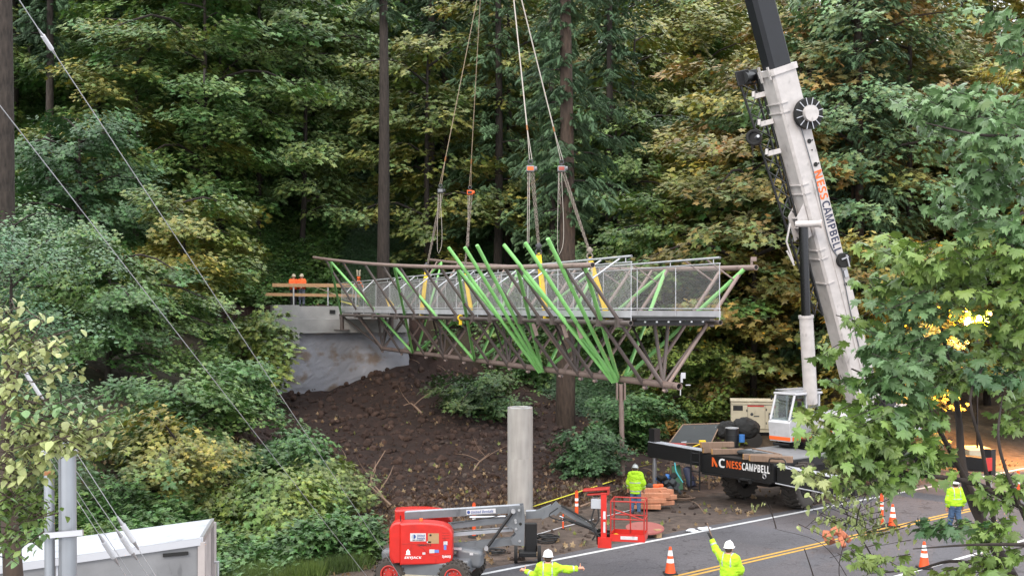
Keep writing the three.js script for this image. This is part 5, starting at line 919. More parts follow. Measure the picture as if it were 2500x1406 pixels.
  for (const [x, y] of [[2.58, 2.12], [2.4, 2.08], [2.48, 1.84], [2.49, 1.78], [2.5, 1.6], [2.6, 1.26]]) X('pin', rod(v(x, y, -0.7), v(x, y, -0.135), 0.035, 0.035, 12), M.alu, kn); X('hole', rod(v(2.62, 1.74, -0.15), v(2.62, 1.74, -0.157), 0.04, 0.04, 14), M.blackMatt, kn);
  const rm = X('lift_ram', rod(v(2.42, 2.1, -0.1), v(1.72, 1.12, -0.1), 0.042), M.black); X('ram_rod', rod(v(1.95, 1.44, -0.1), v(1.66, 1.06, -0.1), 0.026), M.chrome, rm); X('ram_eye', [rod(v(2.42, 2.1, -0.2), v(2.42, 2.1, -0.04), 0.06, 0.06, 12), rod(v(1.67, 1.07, -0.2), v(1.67, 1.07, -0.04), 0.06, 0.06, 12)], M.alu, rm);
  // jib from the knuckle down to the basket
  const j0 = P(1300, 1258, 31.2), j1 = P(1330, 1254, 31.2), j2 = P(1362, 1236, 31.2), j3 = P(1462, 1300, 31), sd = v(0, 0, 1);
  const jb = part(t, 'jib_base', [bar(P(1284, 1256, 31.2), P(1322, 1254, 31.2), 0.24, 0.2, sd), bar(P(1318, 1256, 31.2), P(1350, 1242, 31.2), 0.22, 0.26, sd), bar(P(1348, 1250, 31.2), P(1366, 1232, 31.2), 0.2, 0.26, sd)], M.liftGrey); part(jb, 'top_plate', bar(P(1284, 1247, 31.2), P(1318, 1246, 31.2), 0.2, 0.012, sd), M.liftGreyLight);
  const jj = part(t, 'jib_arm', bar(j2, j3, 0.13, 0.13, sd), M.liftGrey); part(jj, 'cover', bar(P(1370, 1234, 31), P(1455, 1282, 30.9), 0.12, 0.04, sd), M.black); const jr = part(t, 'jib_ram', rod(P(1375, 1265, 31), P(1450, 1293, 30.9), 0.04), M.black); part(jr, 'ram_rod', rod(P(1366, 1260, 31), P(1385, 1268, 31), 0.026), M.chrome);
  part(t, 'rotator', [rod(P(1464, 1292, 31), P(1466, 1328, 31), 0.1, 0.1, 16), rbox(0.3, 0.22, 0.25, ...P(1478, 1308, 31).toArray(), 0.04), rod(P(1484, 1295, 31), P(1484, 1322, 31), 0.07)], M.steelDark); part(t, 'hose_bundle', [tube([P(1362, 1240, 30.9), P(1340, 1258, 30.8), P(1358, 1268, 30.8), P(1410, 1275, 30.8), P(1458, 1300, 30.8)], 0.02, 20, 5), tube([P(1440, 1288, 30.8), P(1462, 1302, 30.75), P(1480, 1285, 30.75), P(1474, 1262, 30.8)], 0.018, 20, 5)], M.black);
  // basket
  const KM = M4().makeRotationY(-0.22).scale(v(0.95, 0.95, 0.95)).setPosition(P(1528, 1322, 30.6)), K = (n, g, m, par = t) => part(par, n, g, m, KM);
  const bk = K('basket_floor', [box(0.95, 0.03, 0.75, 0.05, 0.03, -0.35)], M.basketRed); K('toe_plate', [box(0.97, 0.2, 0.025, 0.05, 0.1, 0.03), box(0.97, 0.2, 0.025, 0.05, 0.1, -0.73), box(0.025, 0.2, 0.76, 0.53, 0.1, -0.35), box(0.025, 0.2, 0.76, -0.43, 0.1, -0.35)], M.liftRed, bk); K('sticker', box(0.48, 0.09, 0.006, 0.1, 0.11, 0.046), M.label, bk);
  const pt = (x, z, y0 = 0.1, y1 = 1.12) => rod(v(x, y0, z), v(x, y1, z), 0.02, 0.02, 8), rl = (a, b) => rod(v(...a), v(...b), 0.02, 0.02, 8);
  for (const [x, z] of [[-0.42, 0.02], [0.52, 0.02], [0.52, -0.72], [-0.42, -0.72], [0.05, -0.72]]) K('rail_post', pt(x, z), M.basketRed); for (const y of [0.62, 1.12]) { K('rail', rl([-0.42, y, 0.02], [0.52, y, 0.02]), M.basketRed); K('rail', rl([0.52, y, 0.02], [0.52, y, -0.72]), M.basketRed); K('rail', rl([-0.42, y, -0.72], [0.52, y, -0.72]), M.basketRed); K('rail', rl([-0.42, y, 0.02], [-0.42, y, -0.72]), M.basketRed); } K('rail', rl([-0.35, 0.9, 0.02], [0.52, 0.62, 0.02]), M.basketRed);
  K('gate_frame', [bar(v(-0.62, 0.1, 0), v(-0.62, 1.35, 0), 0.16, 0.05, v(1, 0, 0)), bar(v(-0.78, -0.05, 0.02), v(-0.4, -0.05, 0.02), 0.1, 0.3, v(0, 0, 1))], M.liftRed); K('sticker', [box(0.07, 0.22, 0.006, -0.6, 0.72, 0.03), box(0.06, 0.3, 0.006, -0.6, 0.38, 0.03)], M.label); const cb = K('control_box', [rbox(0.42, 0.28, 0.3, -0.78, 1.02, -0.15, 0.02)], M.liftGreyLight); K('control_hood', [rbox(0.75, 0.06, 0.35, -0.85, 1.42, -0.12, 0.02, 0, 0, 0.1), rbox(0.6, 0.05, 0.3, -0.8, 1.3, -0.12, 0.02, 0, 0, 0.1), box(0.04, 0.14, 0.3, -0.5, 1.36, -0.12)], M.basketRed, cb);
  K('control_cable', [tube([v(-0.9, 0.9, -0.1), v(-0.98, 0.5, -0.05), v(-0.85, 0.2, 0), v(-0.95, 0, 0)], 0.025, 16, 6), tube([v(-0.8, 0.9, -0.1), v(-0.78, 0.55, -0.05), v(-0.92, 0.3, 0), v(-0.75, 0.1, 0)], 0.022, 16, 6)], M.black); K('yellow_pedal', ball(0.08, -0.3, 0.12, -0.2, 1.2, 0.7, 1), M.yellowSling, bk);
  // dark wheeled cart under the knuckle
  const c0 = P(1288, 1338, 33.2), ct = thing('wheeled_cart', 'small black wheeled cart standing under the lift arms', 'cart', v(c0.x, 0, c0.z)), cx = c0.x, cz = c0.z; part(ct, 'frame', [rbox(0.52, 0.14, 0.5, cx, 0.28, cz, 0.03), rbox(0.36, 0.85, 0.12, cx + 0.1, 0.72, cz - 0.1, 0.04), rod(v(cx - 0.1, 0.3, cz), v(cx + 0.02, 1.15, cz - 0.1), 0.02)], M.black); for (const s of [-0.34, 0.34]) part(ct, 'cart_wheel', [rod(v(cx + s - 0.05, 0.25, cz), v(cx + s + 0.05, 0.25, cz), 0.25, 0.25, 22)], M.rubber);
}
// ---------------------------------------------------------------- people
const MC = new MarchingCubes(20, new THREE.MeshStandardMaterial(), false, false, 260000);
// the surface of "field" (distance, negative inside) within a cube round c of half side h, as a geometry
function surface(field, c, h, res) {
  MC.init(res); MC.isolation = 0; const f = MC.field, n = res, q = v();
  for (let k = 0; k < n; k++) for (let j = 0; j < n; j++) for (let i = 0; i < n; i++) { q.set(c.x + (i / (n / 2) - 1) * h, c.y + (j / (n / 2) - 1) * h, c.z + (k / (n / 2) - 1) * h); f[k * n * n + j * n + i] = -field(q); }
  MC.update(); const N = MC.count ?? MC.geometry.drawRange.count, g = new THREE.BufferGeometry(), p = new Float32Array(N * 3);
  for (let i = 0; i < N; i++) { p[i * 3] = MC.positionArray[i * 3] * h + c.x; p[i * 3 + 1] = MC.positionArray[i * 3 + 1] * h + c.y; p[i * 3 + 2] = MC.positionArray[i * 3 + 2] * h + c.z; }
  g.setAttribute('position', new THREE.BufferAttribute(p, 3));
  const nn = new Float32Array(N * 3), e = h / res * 0.5, a = v(); for (let i = 0; i < N; i++) { a.fromArray(p, i * 3); const d = (x, y, z) => field(q.set(a.x + x, a.y + y, a.z + z)); let x = d(e, 0, 0) - d(-e, 0, 0), y = d(0, e, 0) - d(0, -e, 0), z = d(0, 0, e) - d(0, 0, -e); const l = Math.hypot(x, y, z) || 1; nn.set([x / l, y / l, z / l], i * 3); }
  g.setAttribute('normal', new THREE.BufferAttribute(nn, 3)); return g;
}
const bone = (a, b, r1, r2, sx = 1) => { const d = b.clone().sub(a), l2 = d.lengthSq(); return (p) => { const x = p.x - a.x, y = p.y - a.y, z = p.z - a.z, t = clamp((x * d.x + y * d.y + z * d.z) / l2), ux = (x - d.x * t) * sx, uy = y - d.y * t, uz = z - d.z * t; return Math.sqrt(ux * ux + uy * uy + uz * uz) - (r1 + (r2 - r1) * t); }; };
const blend = (list, k) => (p) => { let s = 0; for (const f of list) { const d = f(p); if (d > 0.25) continue; s += Math.exp(-d / k); } return s > 0 ? -k * Math.log(s) : 0.2; };
const cutBy = (f, ...planes) => (p) => { let d = f(p); for (const q of planes) d = Math.max(d, q(p)); return d; };
function makePerson(label, foot, turn, o) {
  const J = { hipL: v(0.095, 0.93, 0), hipR: v(-0.095, 0.93, 0), kneeL: v(0.11, 0.5, 0.02), kneeR: v(-0.11, 0.5, 0.02), ankL: v(0.12, 0.09, -0.02), ankR: v(-0.12, 0.09, -0.02), pel: v(0, 0.97, 0), waist: v(0, 1.1, 0), chest: v(0, 1.33, 0), neck: v(0, 1.49, -0.01), head: v(0, 1.64, 0.02), shL: v(0.185, 1.42, 0), shR: v(-0.185, 1.42, 0), elL: v(0.24, 1.14, -0.02), elR: v(-0.24, 1.14, -0.02), wrL: v(0.25, 0.9, 0.06), wrR: v(-0.25, 0.9, 0.06) };
  for (const [k, q] of Object.entries(o.pose || {})) J[k] = v(...q);
  const t = thing('person', label, 'person', foot), Mx = M4().makeRotationY(turn).setPosition(foot), fat = o.fat || 0;
  const X = (n, g, m, par = t) => part(par, n, g, m, Mx);
  const arms = (e) => [bone(J.shL, J.elL, 0.058 + e, 0.048 + e), bone(J.elL, J.wrL, 0.046 + e, 0.034 + e), bone(J.shR, J.elR, 0.058 + e, 0.048 + e), bone(J.elR, J.wrR, 0.046 + e, 0.034 + e)];
  const torso = (e) => [bone(J.pel, J.chest, 0.125 + e + fat, 0.135 + e + fat, 0.78), bone(J.shL.clone().lerp(J.neck, 0.2), J.shR.clone().lerp(J.neck, 0.2), 0.075 + e, 0.075 + e), bone(J.chest, J.neck, 0.11 + e, 0.07 + e)];
  const legs = (e) => [bone(J.hipL, J.kneeL, 0.088 + e, 0.062 + e), bone(J.kneeL, J.ankL, 0.062 + e, 0.042 + e), bone(J.hipR, J.kneeR, 0.088 + e, 0.062 + e), bone(J.kneeR, J.ankR, 0.062 + e, 0.042 + e), bone(J.pel, J.waist, 0.12 + e, 0.12 + e, 0.8)];
  const C = v(0, 0.95, 0), H = 1.06;
  // body, with a finer head and hands of their own grids
  const hd = J.head, head = blend([bone(hd.clone().add(v(0, 0.03, -0.015)), hd.clone().add(v(0, 0.03, 0.01)), 0.088, 0.085), bone(hd.clone().add(v(0, -0.04, 0.02)), hd.clone().add(v(0, -0.075, 0.05)), 0.062, 0.04), bone(hd.clone().add(v(0, 0.015, 0.095)), hd.clone().add(v(0, -0.018, 0.112)), 0.01, 0.016), bone(hd.clone().add(v(-0.03, 0.03, 0.085)), hd.clone().add(v(0.03, 0.03, 0.085)), 0.014, 0.014), bone(hd.clone().add(v(-0.018, -0.055, 0.088)), hd.clone().add(v(0.018, -0.055, 0.088)), 0.009, 0.009), bone(hd.clone().add(v(0.086, 0.015, -0.01)), hd.clone().add(v(0.09, -0.025, -0.005)), 0.014, 0.01), bone(hd.clone().add(v(-0.086, 0.015, -0.01)), hd.clone().add(v(-0.09, -0.025, -0.005)), 0.014, 0.01), bone(J.neck, hd.clone().add(v(0, -0.07, -0.02)), 0.06, 0.052)], 0.008);
  const hand = (el, wr, s, sty) => {
    const dir = wr.clone().sub(el).normalize(), up = Math.abs(dir.y) > 0.9 ? v(0, 0, 1) : UPV, side = dir.clone().cross(up).normalize(), nrm = side.clone().cross(dir).normalize(), at = (f, a, n) => wr.clone().addScaledVector(dir, f).addScaledVector(side, a * s).addScaledVector(nrm, n), list = [bone(wr, at(0.09, 0, 0), 0.03, 0.036, 1), bone(at(0.03, -0.02, 0), at(0.095, -0.03, 0), 0.018, 0.016), bone(at(0.03, 0.02, 0), at(0.095, 0.03, 0), 0.018, 0.016)];
    for (let i = 0; i < 4; i++) { const a = -0.032 + 0.021 * i, L = [0.062, 0.074, 0.07, 0.055][i], k = sty === 'thumb' ? 1.3 : 0.35, b0 = at(0.095, a, 0), b1 = at(0.095 + L * 0.55 * Math.cos(k * 0.5), a, -L * 0.55 * Math.sin(k * 0.5)), b2 = at(0.095 + L * (0.55 * Math.cos(k * 0.5) + 0.5 * Math.cos(k * 1.6)), a, -L * (0.55 * Math.sin(k * 0.5) + 0.5 * Math.sin(k * 1.6))); list.push(bone(b0, b1, 0.0095, 0.009), bone(b1, b2, 0.009, 0.0075)); }
    const th = sty === 'thumb' ? [at(0.03, 0.03, 0.01), at(0.055, 0.055, 0.05), at(0.06, 0.058, 0.095)] : [at(0.025, 0.03, 0), at(0.06, 0.062, -0.01), at(0.095, 0.066, -0.02)]; list.push(bone(th[0], th[1], 0.014, 0.011), bone(th[1], th[2], 0.011, 0.009));
    return surface(blend(list, 0.006), at(0.08, 0, 0), 0.15, 46);
  };
  const gl = o.gloves;
  X('body', [surface(blend([...torso(-0.01), ...arms(-0.006), ...legs(-0.006), bone(J.neck, hd, 0.055, 0.05)], 0.03), C, H, 76), surface(head, hd.clone().add(v(0, -0.01, 0.01)), 0.17, 56), ...(gl ? [] : [hand(J.elL, J.wrL, 1, o.hand), hand(J.elR, J.wrR, -1, o.hand)])], M.skin);
  if (gl) X('glove', hand(J.elL, J.wrL, 1, o.hand), M.blackMatt), X('glove', hand(J.elR, J.wrR, -1, o.hand), M.blackMatt);
  X('eye', [-0.034, 0.034].map((x) => ball(0.012, hd.x + x, hd.y + 0.012, hd.z + 0.083)), M.textBlack); X('hair', surface(cutBy(bone(hd.clone().add(v(0, 0.03, -0.02)), hd.clone().add(v(0, -0.01, -0.035)), 0.095, 0.082), (p) => p.z - hd.z - 0.01 + (p.y - hd.y) * -0.4), hd, 0.16, 36), M.hair);
  const jm = o.jacket || M.hiVis, hem = o.hem ?? 0.86, cuff = (el, wr) => { const d = wr.clone().sub(el).normalize(), e = wr.clone().addScaledVector(d, o.cuff ?? -0.02); return (p) => (p.x - e.x) * d.x + (p.y - e.y) * d.y + (p.z - e.z) * d.z; };
  const wr = (f) => (p) => f(p) + 0.016 * noise(p.x * 11, p.y * 15, p.z * 11) + 0.006 * noise(p.x * 30, p.y * 22, p.z * 30), skirt = bone(v(0, hem - 0.1, 0), J.waist, 0.155 + fat, 0.14 + fat, 0.8);
  const jk = blend([...torso(0.03), ...arms(0.028), skirt], 0.03), near = (p, el, w, f) => { const d = p.distanceTo(w); return d < 0.16 ? f(p) : -1; }, cl = cuff(J.elL, J.wrL), cr = cuff(J.elR, J.wrR);
  const J0 = cutBy(wr(jk), (p) => Math.min(hem - p.y, 0.4) - (p.distanceTo(J.wrL) < 0.42 || p.distanceTo(J.wrR) < 0.42 ? (Math.abs(p.x) > 0.2 ? 9 : 0) : 0), (p) => near(p, J.elL, J.wrL, cl), (p) => near(p, J.elR, J.wrR, cr), (p) => p.y - (J.neck.y + 0.045) - (Math.hypot(p.x - J.neck.x, p.z - J.neck.z) > 0.13 ? 9 : 0));
  const jac = X('jacket', surface(J0, C, H, 88), jm);
  if (!o.plain) {
    const ring = (f, lo, hi, ax) => surface(cutBy((p) => f(p) - 0.008, (p) => lo - ax(p), (p) => ax(p) - hi), C, H, 84), tor = blend([...torso(0.03), skirt], 0.03);
    for (const y of o.bands || [1.02, 1.24]) X('reflective_band', ring(tor, y - 0.028, y + 0.028, (p) => p.y), M.reflect, jac);
    for (const [a, b, x] of [[J.elL, J.wrL, 'l'], [J.elR, J.wrR, 'r'], [J.shL, J.elL, 'l'], [J.shR, J.elR, 'r']]) { const d = b.clone().sub(a), L = d.length(); d.normalize(); X('reflective_band', ring(bone(a, b, 0.078, 0.068), L * 0.5 - 0.025, L * 0.5 + 0.025, (p) => (p.x - a.x) * d.x + (p.y - a.y) * d.y + (p.z - a.z) * d.z), M.reflect, jac); }
    if (o.braces !== false) for (const s of [-1, 1]) X('reflective_band', surface(cutBy((p) => tor(p) - 0.007, (p) => Math.abs(p.x - s * 0.1) - 0.024, (p) => 1.24 - p.y), C, H, 84), M.reflect, jac);
  }
  X('trousers', surface(cutBy(wr(blend(legs(0.018), 0.025)), (p) => p.y - 1.05, (p) => 0.1 - p.y), C, H, 80), o.trousers || M.jeans);
  for (const k of ['L', 'R']) { const a = J['ank' + k]; X('boot', surface(cutBy(blend([bone(a.clone().add(v(0, 0.06, 0)), a.clone().add(v(0, -0.03, 0)), 0.058, 0.055), bone(a.clone().add(v(0, -0.04, 0)), a.clone().add(v(0, -0.05, 0.14)), 0.05, 0.042)], 0.015), (p) => a.y - 0.088 - p.y), a, 0.24, 34), M.trousersDark); }
  if (o.hat !== false) {
    const pr = [[0.001, 0.15], [0.04, 0.146], [0.08, 0.125], [0.108, 0.085], [0.122, 0.03], [0.124, 0], [0.14, -0.008], [0.142, -0.014], [0.12, -0.01], [0.118, 0.0]].map((q) => new THREE.Vector2(...q)), g = new THREE.LatheGeometry(pr, 28).scale(0.94, 1, 1.1), brim = extrude([[-0.1, 0], [-0.09, 0.06], [-0.05, 0.095], [0.05, 0.095], [0.09, 0.06], [0.1, 0]], 0.006, 0.003).rotateX(Math.PI / 2).translate(0, -0.006, 0.1), ridge = rbox(0.03, 0.02, 0.2, 0, 0.148, -0.01, 0.009);
    X('hard_hat', [g, brim, ridge].map((q) => q.rotateX(o.nod || 0).translate(hd.x, hd.y + 0.05, hd.z - 0.005)), o.hatM || M.hatWhite);
  }
  if (o.hood) X('hood', surface(bone(J.neck.clone().add(v(-0.08, 0.02, -0.07)), J.neck.clone().add(v(0.08, 0.02, -0.07)), 0.07, 0.07), J.neck.clone().add(v(0, 0, -0.05)), 0.24, 30), jm, jac);
  return { t, X, J, Mx };
}
{
  const at = (px, py, d) => { const q = P(px, py, d); return v(q.x, land(q.x, d) + 0.01, q.z); };
  // signaller with both arms out, thumbs up, seen from behind
  makePerson('worker in yellow green jacket and white hard hat with both arms spread, thumbs up', at(1338, 1500, 26.4), 3.05, { hand: 'thumb', hem: 0.84, nod: 0.1, bands: [1.02, 1.2], pose: { elL: [0.31, 1.2, 0.14], wrL: [0.55, 1.27, 0.3], elR: [-0.46, 1.38, 0.05], wrR: [-0.7, 1.4, 0.1] }, trousers: M.trousersDark });
  // flagger pointing up the road with a stick
  const w2 = makePerson('worker in yellow green jacket raising a gloved arm beside the centre line', at(1780, 1490, 27.4), 2.55, { gloves: true, hem: 0.84, bands: [0.98], pose: { elL: [0.4, 1.55, 0.16], wrL: [0.54, 1.8, 0.2], elR: [-0.26, 1.16, 0.1], wrR: [-0.18, 0.98, 0.26] }, trousers: M.trousersDark });
  { const a = w2.J.wrL.clone().add(v(0.02, 0.08, 0.02)).applyMatrix4(w2.Mx); single('signal_wand', rod(a.clone().add(v(0.05, -0.12, 0)), a.clone().add(v(-0.1, 0.3, 0.05)), 0.014), M.woodOld, 'thin stick held up in the gloved hand of the raised arm', 'stick'); const b = w2.J.wrR.clone().applyMatrix4(w2.Mx); single('pole', rod(b.clone().add(v(0.05, 0.1, 0)), v(b.x - 0.5, 0.3, b.z + 0.6), 0.02), M.woodOld, 'wooden pole held at the hip of the worker with raised arm', 'pole'); }
  makePerson('worker in yellow green jacket and blue jeans walking on the road at right', at(2334, 1345, 37.4), 3.25, { hem: 0.95, bands: [1.18], pose: { kneeL: [0.11, 0.51, 0.1], ankL: [0.12, 0.1, 0.16], kneeR: [-0.11, 0.5, 0], ankR: [-0.12, 0.12, -0.22], elR: [-0.28, 1.14, -0.04], wrR: [-0.3, 0.92, 0.08], elL: [0.27, 1.14, -0.02] } });
  makePerson('worker in hooded yellow green coat and jeans standing by the timber pile', at(1552, 1262, 40.8), 2.9, { hem: 0.76, bands: [0.86, 1.16], braces: false, hood: true, nod: 0.35, hatM: M.reflect, pose: { head: [0.02, 1.6, 0.06], elL: [0.26, 1.15, 0.06], wrL: [0.28, 0.92, 0.16], elR: [-0.28, 1.15, 0.02], wrR: [-0.28, 0.9, 0.12] } });
  const y = 7.5, up = (px, d) => { const q = P(px, 741, d); return v(q.x, y - 0.03, q.z); };
  makePerson('left worker in orange shirt behind the timber rail at the abutment', up(716, 65.6), 0.55, { jacket: M.hiVisOrange, plain: true, hem: 0.95, trousers: M.trousersDark, hatM: M.cream, pose: { elL: [0.22, 1.16, 0.12], wrL: [0.06, 1.14, 0.28], elR: [-0.25, 1.16, 0.06], wrR: [-0.16, 1.06, 0.26] } });
  makePerson('right worker in orange shirt and pale trousers behind the timber rail at the abutment', up(736, 65.4), -0.35, { jacket: M.hiVisOrange, plain: true, hem: 0.98, trousers: M.jeansPale, hatM: M.cream, pose: { elL: [0.25, 1.16, 0.06], wrL: [0.16, 1.06, 0.26], elR: [-0.22, 1.16, 0.12], wrR: [-0.06, 1.14, 0.28] } });
  { const f = CP(-0.92, 2.52, -4.75); makePerson('crane driver in yellow green vest sitting inside the cab', f, -51.7 * Math.PI / 180 , { hem: 0.5, plain: true, hatM: M.hatWhite, pose: { hipL: [0.1, 0.55, 0.02], hipR: [-0.1, 0.55, 0.02], pel: [0, 0.58, 0], waist: [0, 0.7, 0], chest: [0, 0.9, 0], neck: [0, 1.06, 0], head: [0, 1.2, 0.02], shL: [0.18, 0.99, 0], shR: [-0.18, 0.99, 0], elL: [0.24, 0.76, 0.1], elR: [-0.24, 0.76, 0.1], wrL: [0.18, 0.74, 0.34], wrR: [-0.18, 0.74, 0.34], kneeL: [0.13, 0.52, 0.42], kneeR: [-0.13, 0.52, 0.42], ankL: [0.13, 0.12, 0.46], ankR: [-0.13, 0.12, 0.46] } }).t.userData.label = 'crane driver in yellow green vest sitting inside the cab'; }
}

// ---------------------------------------------------------------- cones, tubes, tape, timber and tools
{
  const cone = thing('traffic_cone', 'traffic cone on the centre line left of the worker with raised arm', 'traffic cone', v(0, 0, 0), 'orange and white traffic cones');
  const R = (y) => lerp(0.15, 0.035, y / 0.72), ring = (a, b) => new THREE.CylinderGeometry(R(b) + 0.003, R(a) + 0.003, b - a, 28, 1, true).translate(0, (a + b) / 2 + 0.03, 0);
  part(cone, 'base', rbox(0.38, 0.04, 0.38, 0, 0.02, 0, 0.012), M.blackMatt); part(cone, 'body', [cylY(0.15, 0.035, 0.72, 0, 0.03, 0, 28)], M.coneOrange); part(cone, 'white_band', ring(0.48, 0.63), M.coneWhite); part(cone, 'white_band', ring(0.29, 0.4), M.coneWhite);
  const tubeT = thing('channelizer_tube', 'orange tube marker with white bands standing between the pier and the lift basket', 'tube marker', v(0, 0, 0), 'orange tube markers with white bands');
  part(tubeT, 'base', cylY(0.2, 0.18, 0.06, 0, 0, 0, 24), M.rubber); part(tubeT, 'body', [cylY(0.065, 0.055, 1.0, 0, 0.05, 0, 20), torus(0.03, 0.012, 0, 1.07, 0, 0)], M.coneOrange); for (const y of [0.62, 0.8]) part(tubeT, 'white_band', new THREE.CylinderGeometry(0.061, 0.062, 0.1, 20, 1, true).translate(0, y, 0), M.coneWhite);
  const copies = (o, list) => list.forEach(([q, label, s = 1], i) => { let c = o; if (i) { c = o.clone(); c.name = numbered(o.name); scene.add(c); c.userData = { ...o.userData }; } c.position.copy(q); c.scale.setScalar(s); c.userData.label = label; });
  copies(cone, [[G(1637, 1402), 'traffic cone on the centre line left of the worker with raised arm'], [G(2181, 1286), 'traffic cone beside the brick heap behind the maple leaves'], [G(2258, 1388), 'traffic cone at the bottom right, in front of the walking worker'], [G(1558, 1178).setY(0), 'small traffic cone just behind the worker in the hooded coat']].map(([q, l], i) => [i === 3 ? P(1560, 1190, 44.5).setY(0.02) : q.setY(0.01), l, i === 3 ? 1.3 : 1]));

  copies(tubeT, [[G(1408, 1277), 'orange tube marker with white bands standing between the pier and the lift basket'], [G(2154, 1286), 'orange tube marker left of the traffic cone by the brick heap'], [G(2488, 1218), 'orange tube marker at the right edge of the road'], [G(1157, 1312), 'orange tube marker seen under the lift arms'], [G(1375, 1292), 'orange tube marker partly hidden behind the lift jib']].map(([q, l], i) => [q.setY(0.01), l, i === 4 ? 0.45 : 1]));
  // yellow tape and a white string
  const tp = (pts, r) => { const c = new THREE.CatmullRomCurve3(pts), out = []; for (let i = 0; i < 24; i++) out.push(bar(c.getPoint(i / 24), c.getPoint((i + 1) / 24), 0.006, r, UPV.clone())); return out; };
  single('caution_tape', [...tp([P(1303, 1236, 41.2), P(1360, 1218, 43), P(1440, 1192, 46), P(1520, 1166, 49.8)], 0.09), ...tp([P(1520, 1166, 49.8), P(1562, 1140, 48), P(1615, 1128, 46.6)], 0.07)], M.tape, 'yellow caution tape strung from the pier past the pipe post', 'tape');
  single('string_line', tube([P(1304, 1304, 37), P(1370, 1288, 38.3), P(1460, 1266, 40), P(1540, 1249, 41.6)].map((q) => q.setY(0.04)), 0.018, 16, 4), M.label, 'white string lying on the gravel behind the lift jib', 'string');
  // sawn timber pile
  const tim = (label, px, py, d, L, w, ry, h = 0.16) => { const q = P(px, py, d), m = M4().makeRotationY(ry).setPosition(q), t = thing('timber', label, 'timber', q, 'sawn timbers in the pile by the worker'); part(t, 'beam', rbox(L, h, w, 0, 0, 0, 0.012), M.woodPink, m); part(t, 'end_grain', box(0.005, h * 0.94, w * 0.94, L / 2 + 0.003, 0, 0), M.wood, m); };
  for (const [l, ...a] of [['bottom left timber of the pile by the worker', 1580, 1236, 41.6, 1.0, 0.3, -0.15], ['bottom right timber of the pile by the worker', 1610, 1228, 42, 1.1, 0.3, 0.35], ['second layer left timber of the pile by the worker', 1582, 1222, 41.7, 1.3, 0.34, 0.1], ['second layer right timber of the pile by the worker', 1618, 1215, 42, 1.1, 0.28, 0.5], ['third layer timber of the pile by the worker', 1595, 1209, 41.9, 1.2, 0.3, -0.05], ['short top timber of the pile by the worker', 1624, 1201, 42.3, 0.6, 0.3, 0.6], ['long top timber of the pile by the worker', 1592, 1197, 42.2, 1.1, 0.26, 0.2]]) tim(l, ...a);
  single('tool_bag', [rbox(0.3, 0.24, 0.24, ...P(1600, 1190, 42.4).toArray(), 0.06), rbox(0.24, 0.14, 0.2, ...P(1612, 1186, 42.6).toArray(), 0.05)], M.orange, 'orange tool bag on top of the timber pile', 'bag'); single('hard_hat', ball(0.15, ...P(1588, 1187, 42.4).toArray(), 1, 0.8, 1.1), M.padDark, 'dark hard hat lying on the timber pile', 'hard hat');
  { const r = rngOf(8), heap = (px, py, d, n, sp, m, nm, label, cat) => { const c = P(px, py, d), g = []; for (let i = 0; i < n; i++) g.push(rbox(0.15 + 0.25 * r(), 0.1 + 0.16 * r(), 0.15 + 0.2 * r(), c.x + (r() - 0.5) * sp, Math.max(0.1, c.y + (r() - 0.5) * sp * 0.7), c.z + (r() - 0.5) * sp, 0.04, r(), r() * 3, r())); single(nm, g, m, label, cat); };
    heap(1632, 1182, 44, 9, 0.8, M.blackMatt, 'tool_heap', 'heap of dark tools and gear behind the timber pile', 'tools'); heap(1648, 1186, 43.6, 6, 0.7, M.padDark, 'gear_heap', 'grey gear lying right of the timber pile', 'gear'); heap(1622, 1166, 44.4, 3, 0.4, M.tarpBlue, 'blue_tarp', 'crumpled blue tarp on the gear heap behind the timber pile', 'tarp'); heap(2045, 1308, 34.8, 10, 0.7, M.brick, 'brick_heap', 'heap of orange bricks on the road beside the centre line', 'bricks'); }
  const gb = [P(1668, 1196, 44.2), P(1645, 1200, 44), P(1640, 1140, 45), P(1660, 1136, 45.2)]; single('green_board', slab(...gb, 0.04), M.greenBoard, 'dark green board leaning under the crane outrigger beam', 'board');
  single('duffel_bag', [rod(P(1690, 1188, 44.3), P(1680, 1146, 44.6), 0.17, 0.19, 16), ball(0.19, ...P(1680, 1146, 44.6).toArray(), 1, 0.6, 1)], M.textDark, 'tall dark blue bag leaning right of the green board', 'bag'); single('cyan_strap', tube([P(1648, 1130, 44.5), P(1652, 1152, 44.2), P(1668, 1178, 43.9)], 0.025, 10, 5), M.cyan, 'cyan strap hanging over the green board', 'strap');
  const coil = (px, py, n, r, label, m, d0) => { const c = G(px, py), g = []; const q = rngOf(n * 7 + px); for (let i = 0; i < n; i++) g.push(torus(r * (0.75 + 0.4 * q()), 0.022, c.x + (q() - 0.5) * 0.2, 0.05 + 0.03 * i, c.z + (q() - 0.5) * 0.2, Math.PI / 2 + (q() - 0.5) * 0.25, 0, 30)); single('hose_coil', g, m, label, 'hose'); };
  coil(1665, 1222, 4, 0.5, 'loose coil of brown hose on the gravel right of the timber pile', M.woodOld); coil(1338, 1322, 6, 0.3, 'coil of black cable on the gravel right of the wheeled cart', M.black); coil(1212, 1352, 3, 0.26, 'coil of black cable on the gravel under the lift arms', M.black);
  { const c = G(1575, 1308), q = M4().makeRotationX(0.12).setPosition(c.x, 0.22, c.z); single('round_lid', cylY(0.62, 0.62, 0.05, 0, 0, 0, 40), M.redDisc, 'large reddish round lid lying tilted behind the lift basket', 'lid', undefined, q); const b = G(1606, 1312); single('carton', rbox(0.2, 0.26, 0.2, b.x, 0.13, b.z, 0.01, 0, 0.4), M.cardboard, 'small cardboard carton right of the round lid', 'carton'); }
